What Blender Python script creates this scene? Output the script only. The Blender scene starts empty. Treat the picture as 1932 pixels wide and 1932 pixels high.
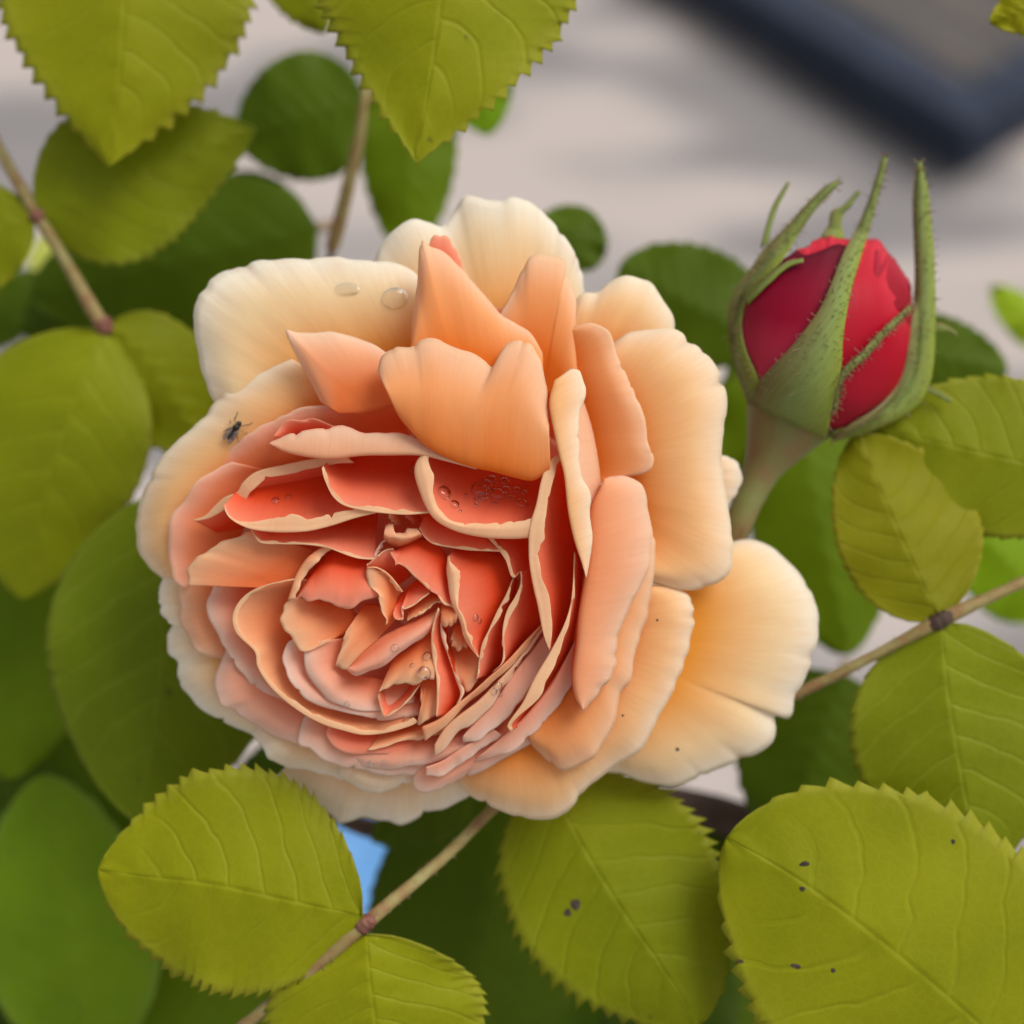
import bpy, math, random
import numpy as np
from mathutils import Vector
from mathutils.bvhtree import BVHTree

# ------------------------------------------------------------------ camera, sky, sun, exposure
SC = bpy.context.scene
COL = SC.collection
PX = 0.00007                      # metres per photo unit (frame = 1932 units) in the plane of the bloom
DIST = 0.20                       # lens to bloom
A_ = math.radians(40)             # camera pitched 50 degrees down
BLOOM = np.array([0.0, 0.0, 0.85])
FWD = np.array([0.0, math.sin(A_), -math.cos(A_)])
UP = np.array([0.0, math.cos(A_), math.sin(A_)])
RIGHT = np.array([1.0, 0.0, 0.0])
CAM = BLOOM - FWD * DIST
cd = bpy.data.cameras.new('camera')
cam = bpy.data.objects.new('camera', cd)
COL.objects.link(cam)
cam.location = CAM
cam.rotation_euler = (A_, 0, 0)
cd.sensor_width = 36
cd.lens = 18.0 / (966 * PX / DIST)
cd.clip_start = 0.005
cd.clip_end = 200
cd.dof.use_dof = True
cd.dof.focus_distance = DIST - 5 * PX
cd.dof.aperture_fstop = 8.5
SC.camera = cam

W = bpy.data.worlds.new('World')
SC.world = W
W.use_nodes = True
wn, wl = W.node_tree.nodes, W.node_tree.links
sky = wn.new('ShaderNodeTexSky')
sky.sky_type = 'NISHITA'
sky.sun_disc = False
SUN_EL, SUN_ROT = math.radians(61), math.radians(78)
sky.sun_elevation = SUN_EL
sky.sun_rotation = SUN_ROT
sky.dust_density = 4.0
hs = wn.new('ShaderNodeHueSaturation')
hs.inputs['Saturation'].default_value = 0.12          # thin overcast: a whitened sky
wl.new(sky.outputs[0], hs.inputs['Color'])
wl.new(hs.outputs[0], wn['Background'].inputs[0])
wn['Background'].inputs[1].default_value = 0.13

sl = bpy.data.lights.new('sun', 'SUN')
sl.energy = 1.5
sl.angle = math.radians(30)
sl.color = (1.0, 0.95, 0.88)
so = bpy.data.objects.new('sun', sl)
COL.objects.link(so)
sdir = Vector((math.sin(SUN_ROT) * math.cos(SUN_EL), math.cos(SUN_ROT) * math.cos(SUN_EL), math.sin(SUN_EL)))
so.rotation_euler = (-sdir).to_track_quat('-Z', 'Y').to_euler()
so.location = (0, 0, 5)
SC.view_settings.view_transform = 'Standard'
SC.view_settings.look = 'None'
SC.view_settings.exposure = 0.2
SC.view_settings.gamma = 1.0
SC.cycles.use_denoising = True
SC.cycles.diffuse_bounces = 5
SC.cycles.max_bounces = 8
SC.cycles.transparent_max_bounces = 8


# ------------------------------------------------------------------ helpers
def pt(x, y, d):
    """photo unit + height above the bloom plane (towards the lens, in the same units) -> world point"""
    z = DIST - d * PX
    k = z / DIST * PX
    return CAM + FWD * z + RIGHT * ((x - 966) * k) + UP * ((966 - y) * k)


def pts3(a):
    a = np.asarray(a, float)
    z = DIST - a[..., 2:3] * PX
    k = z / DIST * PX
    return CAM + FWD * z + RIGHT * ((a[..., 0:1] - 966) * k) + UP * ((966 - a[..., 1:2]) * k)


def ground(x, y, h=0.0):
    v = pt(x, y, 0) - CAM
    return CAM + v * ((h - CAM[2]) / v[2])


def cr(P, n, closed=False):
    """Catmull-Rom resample, even in chord length"""
    P = np.asarray(P, float)
    if len(P) == 1:
        return np.repeat(P, n, 0)
    L = np.r_[0, np.cumsum(np.linalg.norm(np.diff(P[:, :2], axis=0), axis=1) + 1e-6)]
    t = np.linspace(0, L[-1], n)
    return cr_at(P, L, t)


def cr_at(P, L, t):
    m = np.zeros_like(P)
    for i in range(len(P)):
        a, b = max(i - 1, 0), min(i + 1, len(P) - 1)
        m[i] = (P[b] - P[a]) / (L[b] - L[a] + 1e-9)
    k = np.clip(np.searchsorted(L, t, side='right') - 1, 0, len(P) - 2)
    h = L[k + 1] - L[k]
    s = ((t - L[k]) / h)[:, None]
    h = h[:, None]
    return ((2 * s**3 - 3 * s**2 + 1) * P[k] + (s**3 - 2 * s**2 + s) * h * m[k]
            + (-2 * s**3 + 3 * s**2) * P[k + 1] + (s**3 - s**2) * h * m[k + 1])


REG = {'F': (0, 0, 1), '1': (231.8, 347.8, .36), '2': (772.8, 347.8, .36), '3': (270.5, 927.4, .36),
       '4': (811.4, 927.4, .4), '5': (541, 850, .3), 'C': (680, 927.4, .2), 'B': (1313.8, 270.5, .4)}


def T(reg, P):
    ox, oy, k = REG[reg]
    return [(ox + p[0] * k, oy + p[1] * k) for p in P]


def link(o, parent=None):
    COL.objects.link(o)
    if parent is not None:
        o.parent = parent
    return o


def thing(name, loc, label, cat, group=None):
    o = bpy.data.objects.new(name, None)
    o.empty_display_size = 0.005
    o.location = loc
    o['label'] = label
    o['category'] = cat
    if group:
        o['group'] = group
    return link(o)


def mesh_obj(name, V, F, mat, parent=None, attrs=None, smooth=True):
    V = np.asarray(V, float)
    if parent is not None:
        V = V - np.array(parent_loc(parent))
    me = bpy.data.meshes.new(name)
    me.from_pydata(V.tolist(), [], F)
    if smooth:
        me.polygons.foreach_set('use_smooth', [True] * len(me.polygons))
    for k, (kind, arr) in (attrs or {}).items():
        at = me.attributes.new(k, kind, 'POINT')
        if kind == 'FLOAT_COLOR':
            at.data.foreach_set('color', np.c_[arr, np.ones(len(arr))].astype('f4').ravel())
        else:
            at.data.foreach_set('vector', np.asarray(arr, 'f4').ravel())
    me.materials.append(mat)
    me.update()
    o = bpy.data.objects.new(name, me)
    return link(o, parent)


def parent_loc(p):
    v = Vector((0, 0, 0))
    while p is not None:
        v = v + p.location
        p = p.parent
    return v


def grid_normals(G):
    du = np.gradient(G, axis=1)
    dv = np.gradient(G, axis=0)
    n = np.cross(du, dv)
    return n / (np.linalg.norm(n, axis=2, keepdims=True) + 1e-12)


def shell(G, thick, front, back, st):
    """two-sided sheet with real thickness from a grid G[v,u]; returns verts, faces, colours, st"""
    nv, nu = G.shape[:2]
    N = grid_normals(G)
    t = thick[..., None] if isinstance(thick, np.ndarray) else thick
    A = (G + N * t * .5).reshape(-1, 3)
    B = (G - N * t * .5).reshape(-1, 3)
    n = nv * nu
    F = []
    for i in range(nv - 1):
        for j in range(nu - 1):
            a = i * nu + j
            F.append((a, a + 1, a + nu + 1, a + nu))
            F.append((n + a, n + a + nu, n + a + nu + 1, n + a + 1))
    bd = [j for j in range(nu)] + [i * nu + nu - 1 for i in range(1, nv)] + \
         [(nv - 1) * nu + j for j in range(nu - 2, -1, -1)] + [i * nu for i in range(nv - 2, 0, -1)]
    for a, b in zip(bd, bd[1:] + bd[:1]):
        F.append((a, n + a, n + b, b))
    return np.r_[A, B], F, np.r_[front.reshape(-1, 3), back.reshape(-1, 3)], np.r_[st.reshape(-1, 3), st.reshape(-1, 3)]


# ------------------------------------------------------------------ materials
def new_mat(name):
    m = bpy.data.materials.new(name)
    m.use_nodes = True
    return m, m.node_tree.nodes, m.node_tree.links


def math_node(n, l, op, a, b=None, c=None):
    x = n.new('ShaderNodeMath')
    x.operation = op
    for i, v in enumerate((a, b, c)):
        if v is None:
            continue
        if isinstance(v, (int, float)):
            x.inputs[i].default_value = v
        else:
            l.new(v, x.inputs[i])
    return x.outputs[0]


def mix_col(n, l, fac, a, b, blend='MIX'):
    x = n.new('ShaderNodeMix')
    x.data_type = 'RGBA'
    x.blend_type = blend
    for i, v in ((0, fac), (6, a), (7, b)):
        if isinstance(v, (int, float)):
            x.inputs[i].default_value = v
        elif isinstance(v, tuple):
            x.inputs[i].default_value = (*v, 1)
        else:
            l.new(v, x.inputs[i])
    return x.outputs[2]


def ramp(n, l, fac, stops):
    r = n.new('ShaderNodeValToRGB')
    while len(r.color_ramp.elements) > 1:
        r.color_ramp.elements.remove(r.color_ramp.elements[-1])
    for i, (p, c) in enumerate(stops):
        e = r.color_ramp.elements[0] if i == 0 else r.color_ramp.elements.new(p)
        e.position = p
        e.color = (*c, 1) if isinstance(c, tuple) else (c, c, c, 1)
    l.new(fac, r.inputs[0])
    return r.outputs[0]


def noise(n, l, vec, scale, detail=3, rough=.55):
    x = n.new('ShaderNodeTexNoise')
    x.inputs['Scale'].default_value = scale
    x.inputs['Detail'].default_value = detail
    x.inputs['Roughness'].default_value = rough
    if vec is not None:
        l.new(vec, x.inputs['Vector'])
    return x.outputs[0]


def sheet_shader(n, l, col, rough, trans, height=None, bump=.3, dist=.0002, sheen=0.0, spec=.3, tcol=None):
    p = n['Principled BSDF']
    l.new(col, p.inputs['Base Color'])
    p.inputs['Roughness'].default_value = rough
    p.inputs['Specular IOR Level'].default_value = spec
    if sheen:
        p.inputs['Sheen Weight'].default_value = sheen
        p.inputs['Sheen Roughness'].default_value = .4
    t = n.new('ShaderNodeBsdfTranslucent')
    l.new(tcol or col, t.inputs['Color'])
    mx = n.new('ShaderNodeMixShader')
    mx.inputs[0].default_value = trans
    l.new(p.outputs[0], mx.inputs[1])
    l.new(t.outputs[0], mx.inputs[2])
    if height is not None:
        b = n.new('ShaderNodeBump')
        b.inputs['Strength'].default_value = bump
        b.inputs['Distance'].default_value = dist
        l.new(height, b.inputs['Height'])
        l.new(b.outputs[0], p.inputs['Normal'])
    l.new(mx.outputs[0], n['Material Output'].inputs[0])


def petal_material(name, trans=.3, rough=.55, streak=.10, spec=.12):
    m, n, l = new_mat(name)
    at = n.new('ShaderNodeAttribute'); at.attribute_name = 'tint'
    st = n.new('ShaderNodeAttribute'); st.attribute_name = 'st'
    mp = n.new('ShaderNodeMapping'); mp.inputs['Scale'].default_value = (.16, .012, 1)
    l.new(st.outputs['Vector'], mp.inputs[0])
    veins = noise(n, l, mp.outputs[0], 1.0, 4, .6)
    mp2 = n.new('ShaderNodeMapping'); mp2.inputs['Scale'].default_value = (.02, .012, 1)
    l.new(st.outputs['Vector'], mp2.inputs[0])
    blot = noise(n, l, mp2.outputs[0], 1.0, 3)
    tc = n.new('ShaderNodeTexCoord')
    fine = noise(n, l, tc.outputs['Object'], 5500, 2, .6)
    f = math_node(n, l, 'MULTIPLY_ADD', veins, streak * 2, 1 - streak)
    f2 = math_node(n, l, 'MULTIPLY_ADD', blot, .14, .93)
    f = math_node(n, l, 'MULTIPLY', f, f2)
    g = n.new('ShaderNodeCombineColor')
    l.new(math_node(n, l, 'POWER', f, .35), g.inputs[0])
    l.new(f, g.inputs[1])
    l.new(math_node(n, l, 'POWER', f, 1.6), g.inputs[2])
    col = mix_col(n, l, 1.0, at.outputs['Color'], g.outputs[0], 'MULTIPLY')
    h = math_node(n, l, 'ADD', math_node(n, l, 'MULTIPLY', veins, 1.0), math_node(n, l, 'MULTIPLY', fine, .25))
    sheet_shader(n, l, col, rough, trans, h, .15, .00025, spec=spec)
    return m


def leaf_material(name, top, vein, trans=.3, spots=.5, veins=.09):
    m, n, l = new_mat(name)
    st = n.new('ShaderNodeAttribute'); st.attribute_name = 'st'
    at = n.new('ShaderNodeAttribute'); at.attribute_name = 'tint'
    sp = n.new('ShaderNodeSeparateXYZ'); l.new(st.outputs['Vector'], sp.inputs[0])
    t, s = sp.outputs[0], sp.outputs[1]
    tc = n.new('ShaderNodeTexCoord')
    wob = noise(n, l, tc.outputs['Object'], 90, 2)
    sa = math_node(n, l, 'ABSOLUTE', s)
    # lateral veins sweep forward, 7 pairs, alternate on the two sides
    side = math_node(n, l, 'MULTIPLY', math_node(n, l, 'SIGN', s), .035)
    q = math_node(n, l, 'SUBTRACT', t, math_node(n, l, 'MULTIPLY', math_node(n, l, 'POWER', sa, 1.3), .24))
    q = math_node(n, l, 'ADD', math_node(n, l, 'ADD', q, side), math_node(n, l, 'MULTIPLY', wob, .11))
    q = math_node(n, l, 'FRACT', math_node(n, l, 'MULTIPLY', q, 7.5))
    q = math_node(n, l, 'ABSOLUTE', math_node(n, l, 'SUBTRACT', q, .5))
    lat = math_node(n, l, 'SMOOTH_MIN', math_node(n, l, 'MULTIPLY', q, 12.0), 1.0, .3)
    fade = math_node(n, l, 'MINIMUM', math_node(n, l, 'MAXIMUM', math_node(n, l, 'MULTIPLY_ADD', t, 4.0, -2.6), 0.0), 1.0)
    lat = math_node(n, l, 'MAXIMUM', lat, fade)
    mid = math_node(n, l, 'MINIMUM', math_node(n, l, 'MULTIPLY', sa, 34.0), 1.0)
    vo = n.new('ShaderNodeTexVoronoi'); vo.feature = 'DISTANCE_TO_EDGE'
    vo.inputs['Scale'].default_value = 620
    l.new(tc.outputs['Object'], vo.inputs['Vector'])
    net = math_node(n, l, 'MINIMUM', math_node(n, l, 'MULTIPLY', vo.outputs[0], 9.0), 1.0)
    veinmask = math_node(n, l, 'MULTIPLY', lat, mid)
    big = noise(n, l, tc.outputs['Object'], 55, 3)
    fine = noise(n, l, tc.outputs['Object'], 700, 3)
    base = mix_col(n, l, math_node(n, l, 'MULTIPLY_ADD', big, 1.6, -.3), tuple(c * .80 for c in top),
                   (top[0] * 1.22, top[1] * 1.14, top[2] * 1.3))
    base = mix_col(n, l, math_node(n, l, 'MULTIPLY', fine, .25), base, tuple(c * .7 for c in top))
    vm = math_node(n, l, 'SUBTRACT', 1.0, veinmask)
    base = mix_col(n, l, math_node(n, l, 'MULTIPLY', vm, veins), base, vein)
    base = mix_col(n, l, math_node(n, l, 'MULTIPLY', math_node(n, l, 'SUBTRACT', 1.0, net), .10), base, vein)
    spot = ramp(n, l, noise(n, l, tc.outputs['Object'], 190, 2, .5), [(.74, 0.0), (.77, 1.0)])
    base = mix_col(n, l, math_node(n, l, 'MULTIPLY', spot, spots), base, (.05, .035, .012))
    # margins slightly redder, as young rose leaves are
    edge = math_node(n, l, 'MULTIPLY', math_node(n, l, 'POWER', sa, 14.0), .35)
    base = mix_col(n, l, edge, base, (.36, .33, .05))
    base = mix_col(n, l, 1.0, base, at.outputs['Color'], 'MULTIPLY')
    h = math_node(n, l, 'ADD', math_node(n, l, 'MULTIPLY', veinmask, 1.0),
                  math_node(n, l, 'ADD', math_node(n, l, 'MULTIPLY', net, .09), math_node(n, l, 'MULTIPLY', fine, .2)))
    tcol = mix_col(n, l, 1.0, base, (1.15, 1.15, .3), 'MULTIPLY')
    sheet_shader(n, l, base, .55, trans, h, .34, .0004, spec=.16, tcol=tcol)
    return m


def plain_material(name, stops, scale=200, rough=.6, bump=.3, dist=.0004, spec=.3, stretch=None, detail=4):
    m, n, l = new_mat(name)
    tc = n.new('ShaderNodeTexCoord')
    vec = tc.outputs['Object']
    if stretch:
        mp = n.new('ShaderNodeMapping'); mp.inputs['Scale'].default_value = stretch
        l.new(vec, mp.inputs[0]); vec = mp.outputs[0]
    f = noise(n, l, vec, scale, detail)
    col = ramp(n, l, f, stops)
    p = n['Principled BSDF']
    l.new(col, p.inputs['Base Color'])
    p.inputs['Roughness'].default_value = rough
    p.inputs['Specular IOR Level'].default_value = spec
    b = n.new('ShaderNodeBump'); b.inputs['Strength'].default_value = bump; b.inputs['Distance'].default_value = dist
    l.new(f, b.inputs['Height']); l.new(b.outputs[0], p.inputs['Normal'])
    return m


M_PETAL = petal_material('rose_petal', .46, .6, .08)
M_PALE = petal_material('outer_petal', .42, .62, .115)
M_BUD = petal_material('bud_petal', .08, .5, .14, .14)
YELLOW = (.255, .284, .0022)
M_LEAF = leaf_material('leaf_young', YELLOW, (.40, .41, .03), .32)
M_LEAF_BACK = leaf_material('leaf_underside', (.215, .262, .0025), (.40, .42, .04), .30, veins=.26)
M_OLD = plain_material('old_cane_bark', [(.3, (.05, .028, .02)), (.6, (.09, .055, .04))], 120, .7)
M_STEM = plain_material('stem_bark', [(.30, (.24, .10, .05)), (.5, (.27, .20, .07)), (.7, (.31, .28, .11))], 260, .6, .4, .0003)
M_BUDSTEM = plain_material('bud_stem_skin', [(.32, (.22, .13, .055)), (.5, (.20, .19, .06)), (.68, (.20, .24, .07))], 120, .55, .25, .0002)
M_SEPAL = petal_material('sepal_skin', .12, .75, .34)
M_HAIR = plain_material('gland_hair', [(.4, (.20, .10, .06)), (.6, (.25, .22, .10))], 300, .5)


# ------------------------------------------------------------------ the setting
def bevel_box(name, lo, hi, mat, parent=None, rot=None, bev=.004):
    import bmesh
    bm = bmesh.new()
    bmesh.ops.create_cube(bm, size=1)
    for v in bm.verts:
        v.co = Vector([lo[i] + (v.co[i] + .5) * (hi[i] - lo[i]) for i in range(3)])
    bmesh.ops.bevel(bm, geom=bm.edges[:], offset=bev, segments=2, affect='EDGES')
    me = bpy.data.meshes.new(name)
    bm.to_mesh(me); bm.free()
    me.materials.append(mat)
    return link(bpy.data.objects.new(name, me), parent)


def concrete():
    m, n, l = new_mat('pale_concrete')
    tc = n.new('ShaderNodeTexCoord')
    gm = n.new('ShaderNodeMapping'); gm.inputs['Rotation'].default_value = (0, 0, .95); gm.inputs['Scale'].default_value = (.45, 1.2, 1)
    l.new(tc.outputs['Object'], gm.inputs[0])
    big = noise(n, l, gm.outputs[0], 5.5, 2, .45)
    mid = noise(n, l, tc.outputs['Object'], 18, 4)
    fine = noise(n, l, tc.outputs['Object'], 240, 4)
    col = ramp(n, l, big, [(.43, (.155, .145, .148)), (.49, (.31, .275, .262)), (.55, (.46, .39, .355))])  # soft grey shadow streaks across the paving, put into the base colour
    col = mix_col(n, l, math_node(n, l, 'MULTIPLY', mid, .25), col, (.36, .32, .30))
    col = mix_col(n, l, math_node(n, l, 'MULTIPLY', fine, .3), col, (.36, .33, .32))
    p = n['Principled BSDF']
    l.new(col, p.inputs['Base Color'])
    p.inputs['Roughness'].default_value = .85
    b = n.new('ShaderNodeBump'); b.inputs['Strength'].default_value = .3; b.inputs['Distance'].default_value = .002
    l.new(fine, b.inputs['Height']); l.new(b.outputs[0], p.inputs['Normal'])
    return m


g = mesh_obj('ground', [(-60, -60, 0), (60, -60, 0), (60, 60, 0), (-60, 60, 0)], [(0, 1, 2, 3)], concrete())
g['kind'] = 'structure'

# slate-painted timber frame lying on the paving (upper right), with a weathered board floor
M_SLATE = plain_material('slate_paint', [(.35, (.024, .031, .050)), (.65, (.036, .046, .070))], 30, .7, .15, .0006, spec=.12)
M_TRAY = plain_material('weathered_boards', [(.3, (.055, .055, .055)), (.5, (.10, .09, .085)), (.7, (.16, .125, .10))], 9, .8, .4, .001,
                        stretch=(1, 7, 1))
ca, cb = ground(1806, 352), ground(1155, -60)
ax = (cb - ca)[:2]
ang = math.atan2(ax[1], ax[0])
tray = thing('timber_frame', (ca[0], ca[1], 0), 'dark slate painted timber frame lying on the pale paving, weathered boards inside', 'wooden frame')
tray.rotation_euler = (0, 0, ang)
LX, LY, BW, BH = 1.5, 0.55, .066, .06      # x runs along the near edge, y (negative) to the far side
for nm, lo, hi in (('rail', (0, -BW, .012), (LX, 0, .012 + BH)), ('rail', (0, -LY, .012), (LX, -LY + BW, .012 + BH)),
                   ('stile', (.001, -LY + BW, .012), (BW, -BW, .010 + BH)), ('stile', (LX - BW, -LY + BW, .012), (LX, -BW, .010 + BH))):
    bevel_box(nm, lo, hi, M_SLATE, tray)
for k in range(6):
    y1 = -BW - k * (LY - 2 * BW) / 6
    bevel_box('board', (BW, y1 - (LY - 2 * BW) / 6 + .004, .018), (LX - BW, y1 - .002, .034), M_TRAY, tray, bev=.002)
for k in range(3):
    bevel_box('foot', (.1 + k * .6, -LY + .06, 0), (.15 + k * .6, -.06, .0178), M_SLATE, tray, bev=.002)



def lathe(name, prof, mat, parent, n=40):
    V, F = [], []
    for r, z in prof:
        for k in range(n):
            a = 2 * math.pi * k / n
            V.append((r * math.cos(a), r * math.sin(a), z))
    for i in range(len(prof) - 1):
        for k in range(n):
            F.append((i * n + k, i * n + (k + 1) % n, (i + 1) * n + (k + 1) % n, (i + 1) * n + k))
    me = bpy.data.meshes.new(name)
    me.from_pydata(V, [], F)
    me.polygons.foreach_set('use_smooth', [True] * len(me.polygons))
    me.materials.append(mat)
    return link(bpy.data.objects.new(name, me), parent)


M_BLUE = plain_material('sky_blue_plastic', [(.35, (.09, .25, .50)), (.65, (.13, .31, .58))], 12, .4, .05)
sp_ = ground(722, 1655)
sau = thing('plant_saucer', (sp_[0], sp_[1], 0), 'pale blue plastic plant saucer on the paving below the bloom', 'saucer')
lathe('dish', [(.0001, .006), (.035, .006), (.042, .009), (.052, .026), (.055, .028), (.057, .026), (.050, .004), (.044, 0), (.0001, 0.0005)], M_BLUE, sau)
lathe('foot_ring', [(.034, -.0001), (.034, .004), (.038, .004), (.038, -.0001)], M_BLUE, sau)

# ------------------------------------------------------------------ petals
PAL = {   # (adaxial base, mid, rim), abaxial
    'outer': ((.91, .33, .05), (.93, .60, .29), (.93, .84, .68), (.92, .78, .57)),
    'pale': ((.91, .42, .06), (.93, .72, .42), (.93, .89, .79), (.92, .82, .66)),
    'white': ((.91, .55, .22), (.93, .79, .59), (.94, .90, .82), (.92, .84, .71)),
    'orange': ((.91, .27, .03), (.93, .47, .19), (.93, .71, .49), (.92, .66, .42)),
    'peach': ((.90, .28, .08), (.93, .50, .27), (.93, .73, .55), (.93, .70, .48)),
    'glow': ((.90, .19, .04), (.92, .33, .14), (.93, .60, .45), (.93, .68, .46)),  # orange-red glow of light through the petals, put into the colour
    'pink': ((.91, .30, .15), (.93, .53, .37), (.94, .78, .67), (.93, .70, .52)),
    'salmon': ((.90, .10, .025), (.92, .28, .155), (.94, .43, .30), (.93, .70, .41)),
    'tan': ((.90, .25, .08), (.93, .46, .23), (.93, .66, .41), (.93, .66, .39)),
    'cream': ((.91, .36, .15), (.93, .58, .33), (.93, .76, .54), (.86, .24, .11)),
    'bud': ((.22, .001, .010), (.24, .001, .010), (.42, .02, .04), (.30, .003, .02)),
    'budlight': ((.26, .008, .02), (.40, .001, .014), (.58, .03, .05), (.5, .004, .02)),
    'budpink': ((.62, .05, .10), (.27, .002, .022), (.10, .002, .012), (.4, .003, .02)),
    'sepal': ((.20, .16, .06), (.21, .26, .075), (.25, .30, .04), (.30, .33, .18)),
}
BV, BF = [], []          # everything drops can rest on


def build_grid(rows, nu, nvs):
    """rows: list of arrays (nu,3) in photo units -> grid (nv,nu,3)"""
    R = np.stack(rows)
    k = len(R)
    t = np.linspace(0, k - 1, (k - 1) * nvs + 1)
    L = np.arange(k, dtype=float)
    G = np.zeros((len(t), nu, 3))
    for j in range(nu):
        G[:, j] = cr_at(R[:, j], L, t)
    return G


def row(P, d, nu):
    P = np.asarray(P, float)
    d = np.atleast_1d(np.asarray(d, float))
    dd = np.interp(np.linspace(0, 1, len(P)), np.linspace(0, 1, len(d)), d)
    return cr(np.c_[P[:, :2], dd], nu)


SEED = [0]


def smooth_noise(rng, n, k):
    c = rng.uniform(-1, 1, k + 3)
    return cr_at(np.c_[c, c, c], np.arange(k + 3.), np.linspace(1, k + 1, n))[:, 0]


def petal(parent, rows, pal='peach', nu=40, nvs=6, nlip=0, ripple=4.0, jag=2.8, thick=1.7, mat=None, name='petal', drop=True, orient=None, swap=False):
    SEED[0] += 1
    rng = np.random.default_rng(SEED[0])
    rows = [r if isinstance(r, np.ndarray) else row(r[0], r[1], nu) for r in rows]
    # ragged rim: small in-sheet notches, and slow waves of the margin
    w = smooth_noise(rng, nu, 14) * jag + smooth_noise(rng, nu, 5) * jag * .9
    if nu > 50:
        w = w + np.minimum(smooth_noise(rng, nu, nu // 3), .2) * jag * .9
    bruise = np.zeros(nu)
    if mat is None and nu > 50:
        for _ in range(rng.integers(1, 5)):
            g_ = np.exp(-((np.linspace(0, 1, nu) - rng.uniform(.05, .95)) / rng.uniform(.006, .016))**2)
            w = w - rng.uniform(2, 7) * g_
            bruise = np.maximum(bruise, g_ * rng.uniform(0, 1))
    dirn = rows[-1] - rows[-2]
    dirn = dirn / (np.linalg.norm(dirn[:, :2], axis=1, keepdims=True) + 1e-6)
    rows[-1] = rows[-1] + dirn * w[:, None] * np.array([1, 1, 0])
    G = build_grid(rows, nu, nvs)
    nv = len(G)
    v = np.linspace(0, 1, nv)[:, None]
    rip = smooth_noise(rng, nu, 6)[None] * ripple * v**2
    rip2 = smooth_noise(rng, nu, 13)[None] * ripple * .35 * v**3
    G[..., 2] += rip + rip2
    if nlip == 0 and drop and mat is None:
        # margins roll back, unevenly
        rec = {'outer': 13, 'pale': 15, 'white': 13, 'orange': 11, 'peach': 10, 'pink': 8, 'glow': 7}.get(pal, 5)
        am = np.clip(.9 + .7 * smooth_noise(rng, nu, 7), .1, 2)[None]
        G[..., 2] -= rec * am * np.clip((v - .70) / .30, 0, 1)**2
        # and the blade itself is cupped and slightly twisted
        u_ = np.linspace(-1, 1, nu)[None]
        G[..., 2] += (6 * (1 - u_**2) + 5 * rng.uniform(-1, 1) * u_) * np.sin(np.pi * np.clip(v, 0, 1) * .8)
    if pal in ('outer', 'pale', 'orange', 'white'):
        G[..., 2] += smooth_noise(rng, nu, max(8, nu // 5))[None] * 1.3 * v**.7 * (1.15 - v) + smooth_noise(rng, nu, 9)[None] * 2.0 * v
    body = slice(0, nv - nlip * nvs) if orient != 'lip' else slice(nv - nlip * nvs, nv)
    Wd = pts3(G)
    N = grid_normals(Wd)[body]
    facing = np.mean(np.sum(N * (CAM - Wd[body]), axis=2))
    if facing < 0:
        G = G[:, ::-1]
        Wd = Wd[:, ::-1]
        bruise = bruise[::-1]
    # distance along each strand (photo units) for colour and veins
    seg = np.linalg.norm(np.diff(G, axis=0), axis=2)
    ln = np.vstack([np.zeros((1, nu)), np.cumsum(seg, axis=0)])
    f = ln / (ln[-1:] + 1e-6)
    uu = np.linalg.norm(np.diff(G[-1], axis=0), axis=1)
    uu = np.r_[0, np.cumsum(uu)]
    st = np.stack([np.repeat(uu[None], nv, 0), ln, np.full_like(ln, SEED[0] * 7.3)], axis=2)
    if swap:
        st = st[..., [1, 0, 2]]
    st[..., 0] += SEED[0] * 531
    c = [np.array(x) for x in PAL[pal]]
    k = rng.uniform(-.03, .03)
    ff = np.clip(f, 0, 1)[..., None]
    k1 = .72 if pal not in ('bud', 'budlight', 'budpink', 'sepal') else .5
    f0 = np.clip((ff - .3) / (k1 - .3), 0, 1) if k1 > .6 else ff / k1
    fr = np.where(ff < k1, c[0] + (c[1] - c[0]) * f0, c[1] + (c[2] - c[1]) * np.clip((ff - k1) / (1 - k1), 0, 1) ** 1.25)
    bk = np.broadcast_to(c[3], fr.shape) * (1 - .25 * (1 - ff) * np.array([0, 1, 1.5]))
    fr = np.clip(fr * (1 + k * np.array([.2, 1, 1.6])), 0, .93)
    # hairline paler margin: light caught on the rim, put into the colour
    e = np.clip((ff - .975) / .025, 0, 1) * .45
    fr = fr * (1 - e) + np.clip(c[3] * 1.03, 0, .93) * e if pal[:3] not in ('bud', 'sep') else fr
    bz = (bruise[None, :, None] * np.clip((ff - .88) / .12, 0, 1)) * .38
    fr = fr * (1 - bz) + np.array([.50, .27, .12]) * bz
    th = PX * thick * (1.15 - .65 * f)
    V, F, tint, s2 = shell(Wd, th, fr, np.asarray(bk), st)
    if drop:
        o = len(BV)
        BV.extend(V.tolist())
        BF.extend([tuple(a + o for a in q) for q in F])
    return mesh_obj(name, V, F, mat or (M_PALE if pal in ('pale', 'white', 'outer') else M_PETAL), parent, {'tint': ('FLOAT_COLOR', tint), 'st': ('FLOAT_VECTOR', s2)})


def auto_nu(P, nu):
    P = np.asarray(P)
    return int(np.clip(np.linalg.norm(np.diff(P, axis=0), axis=1).sum() / 6, nu, 120))


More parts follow.
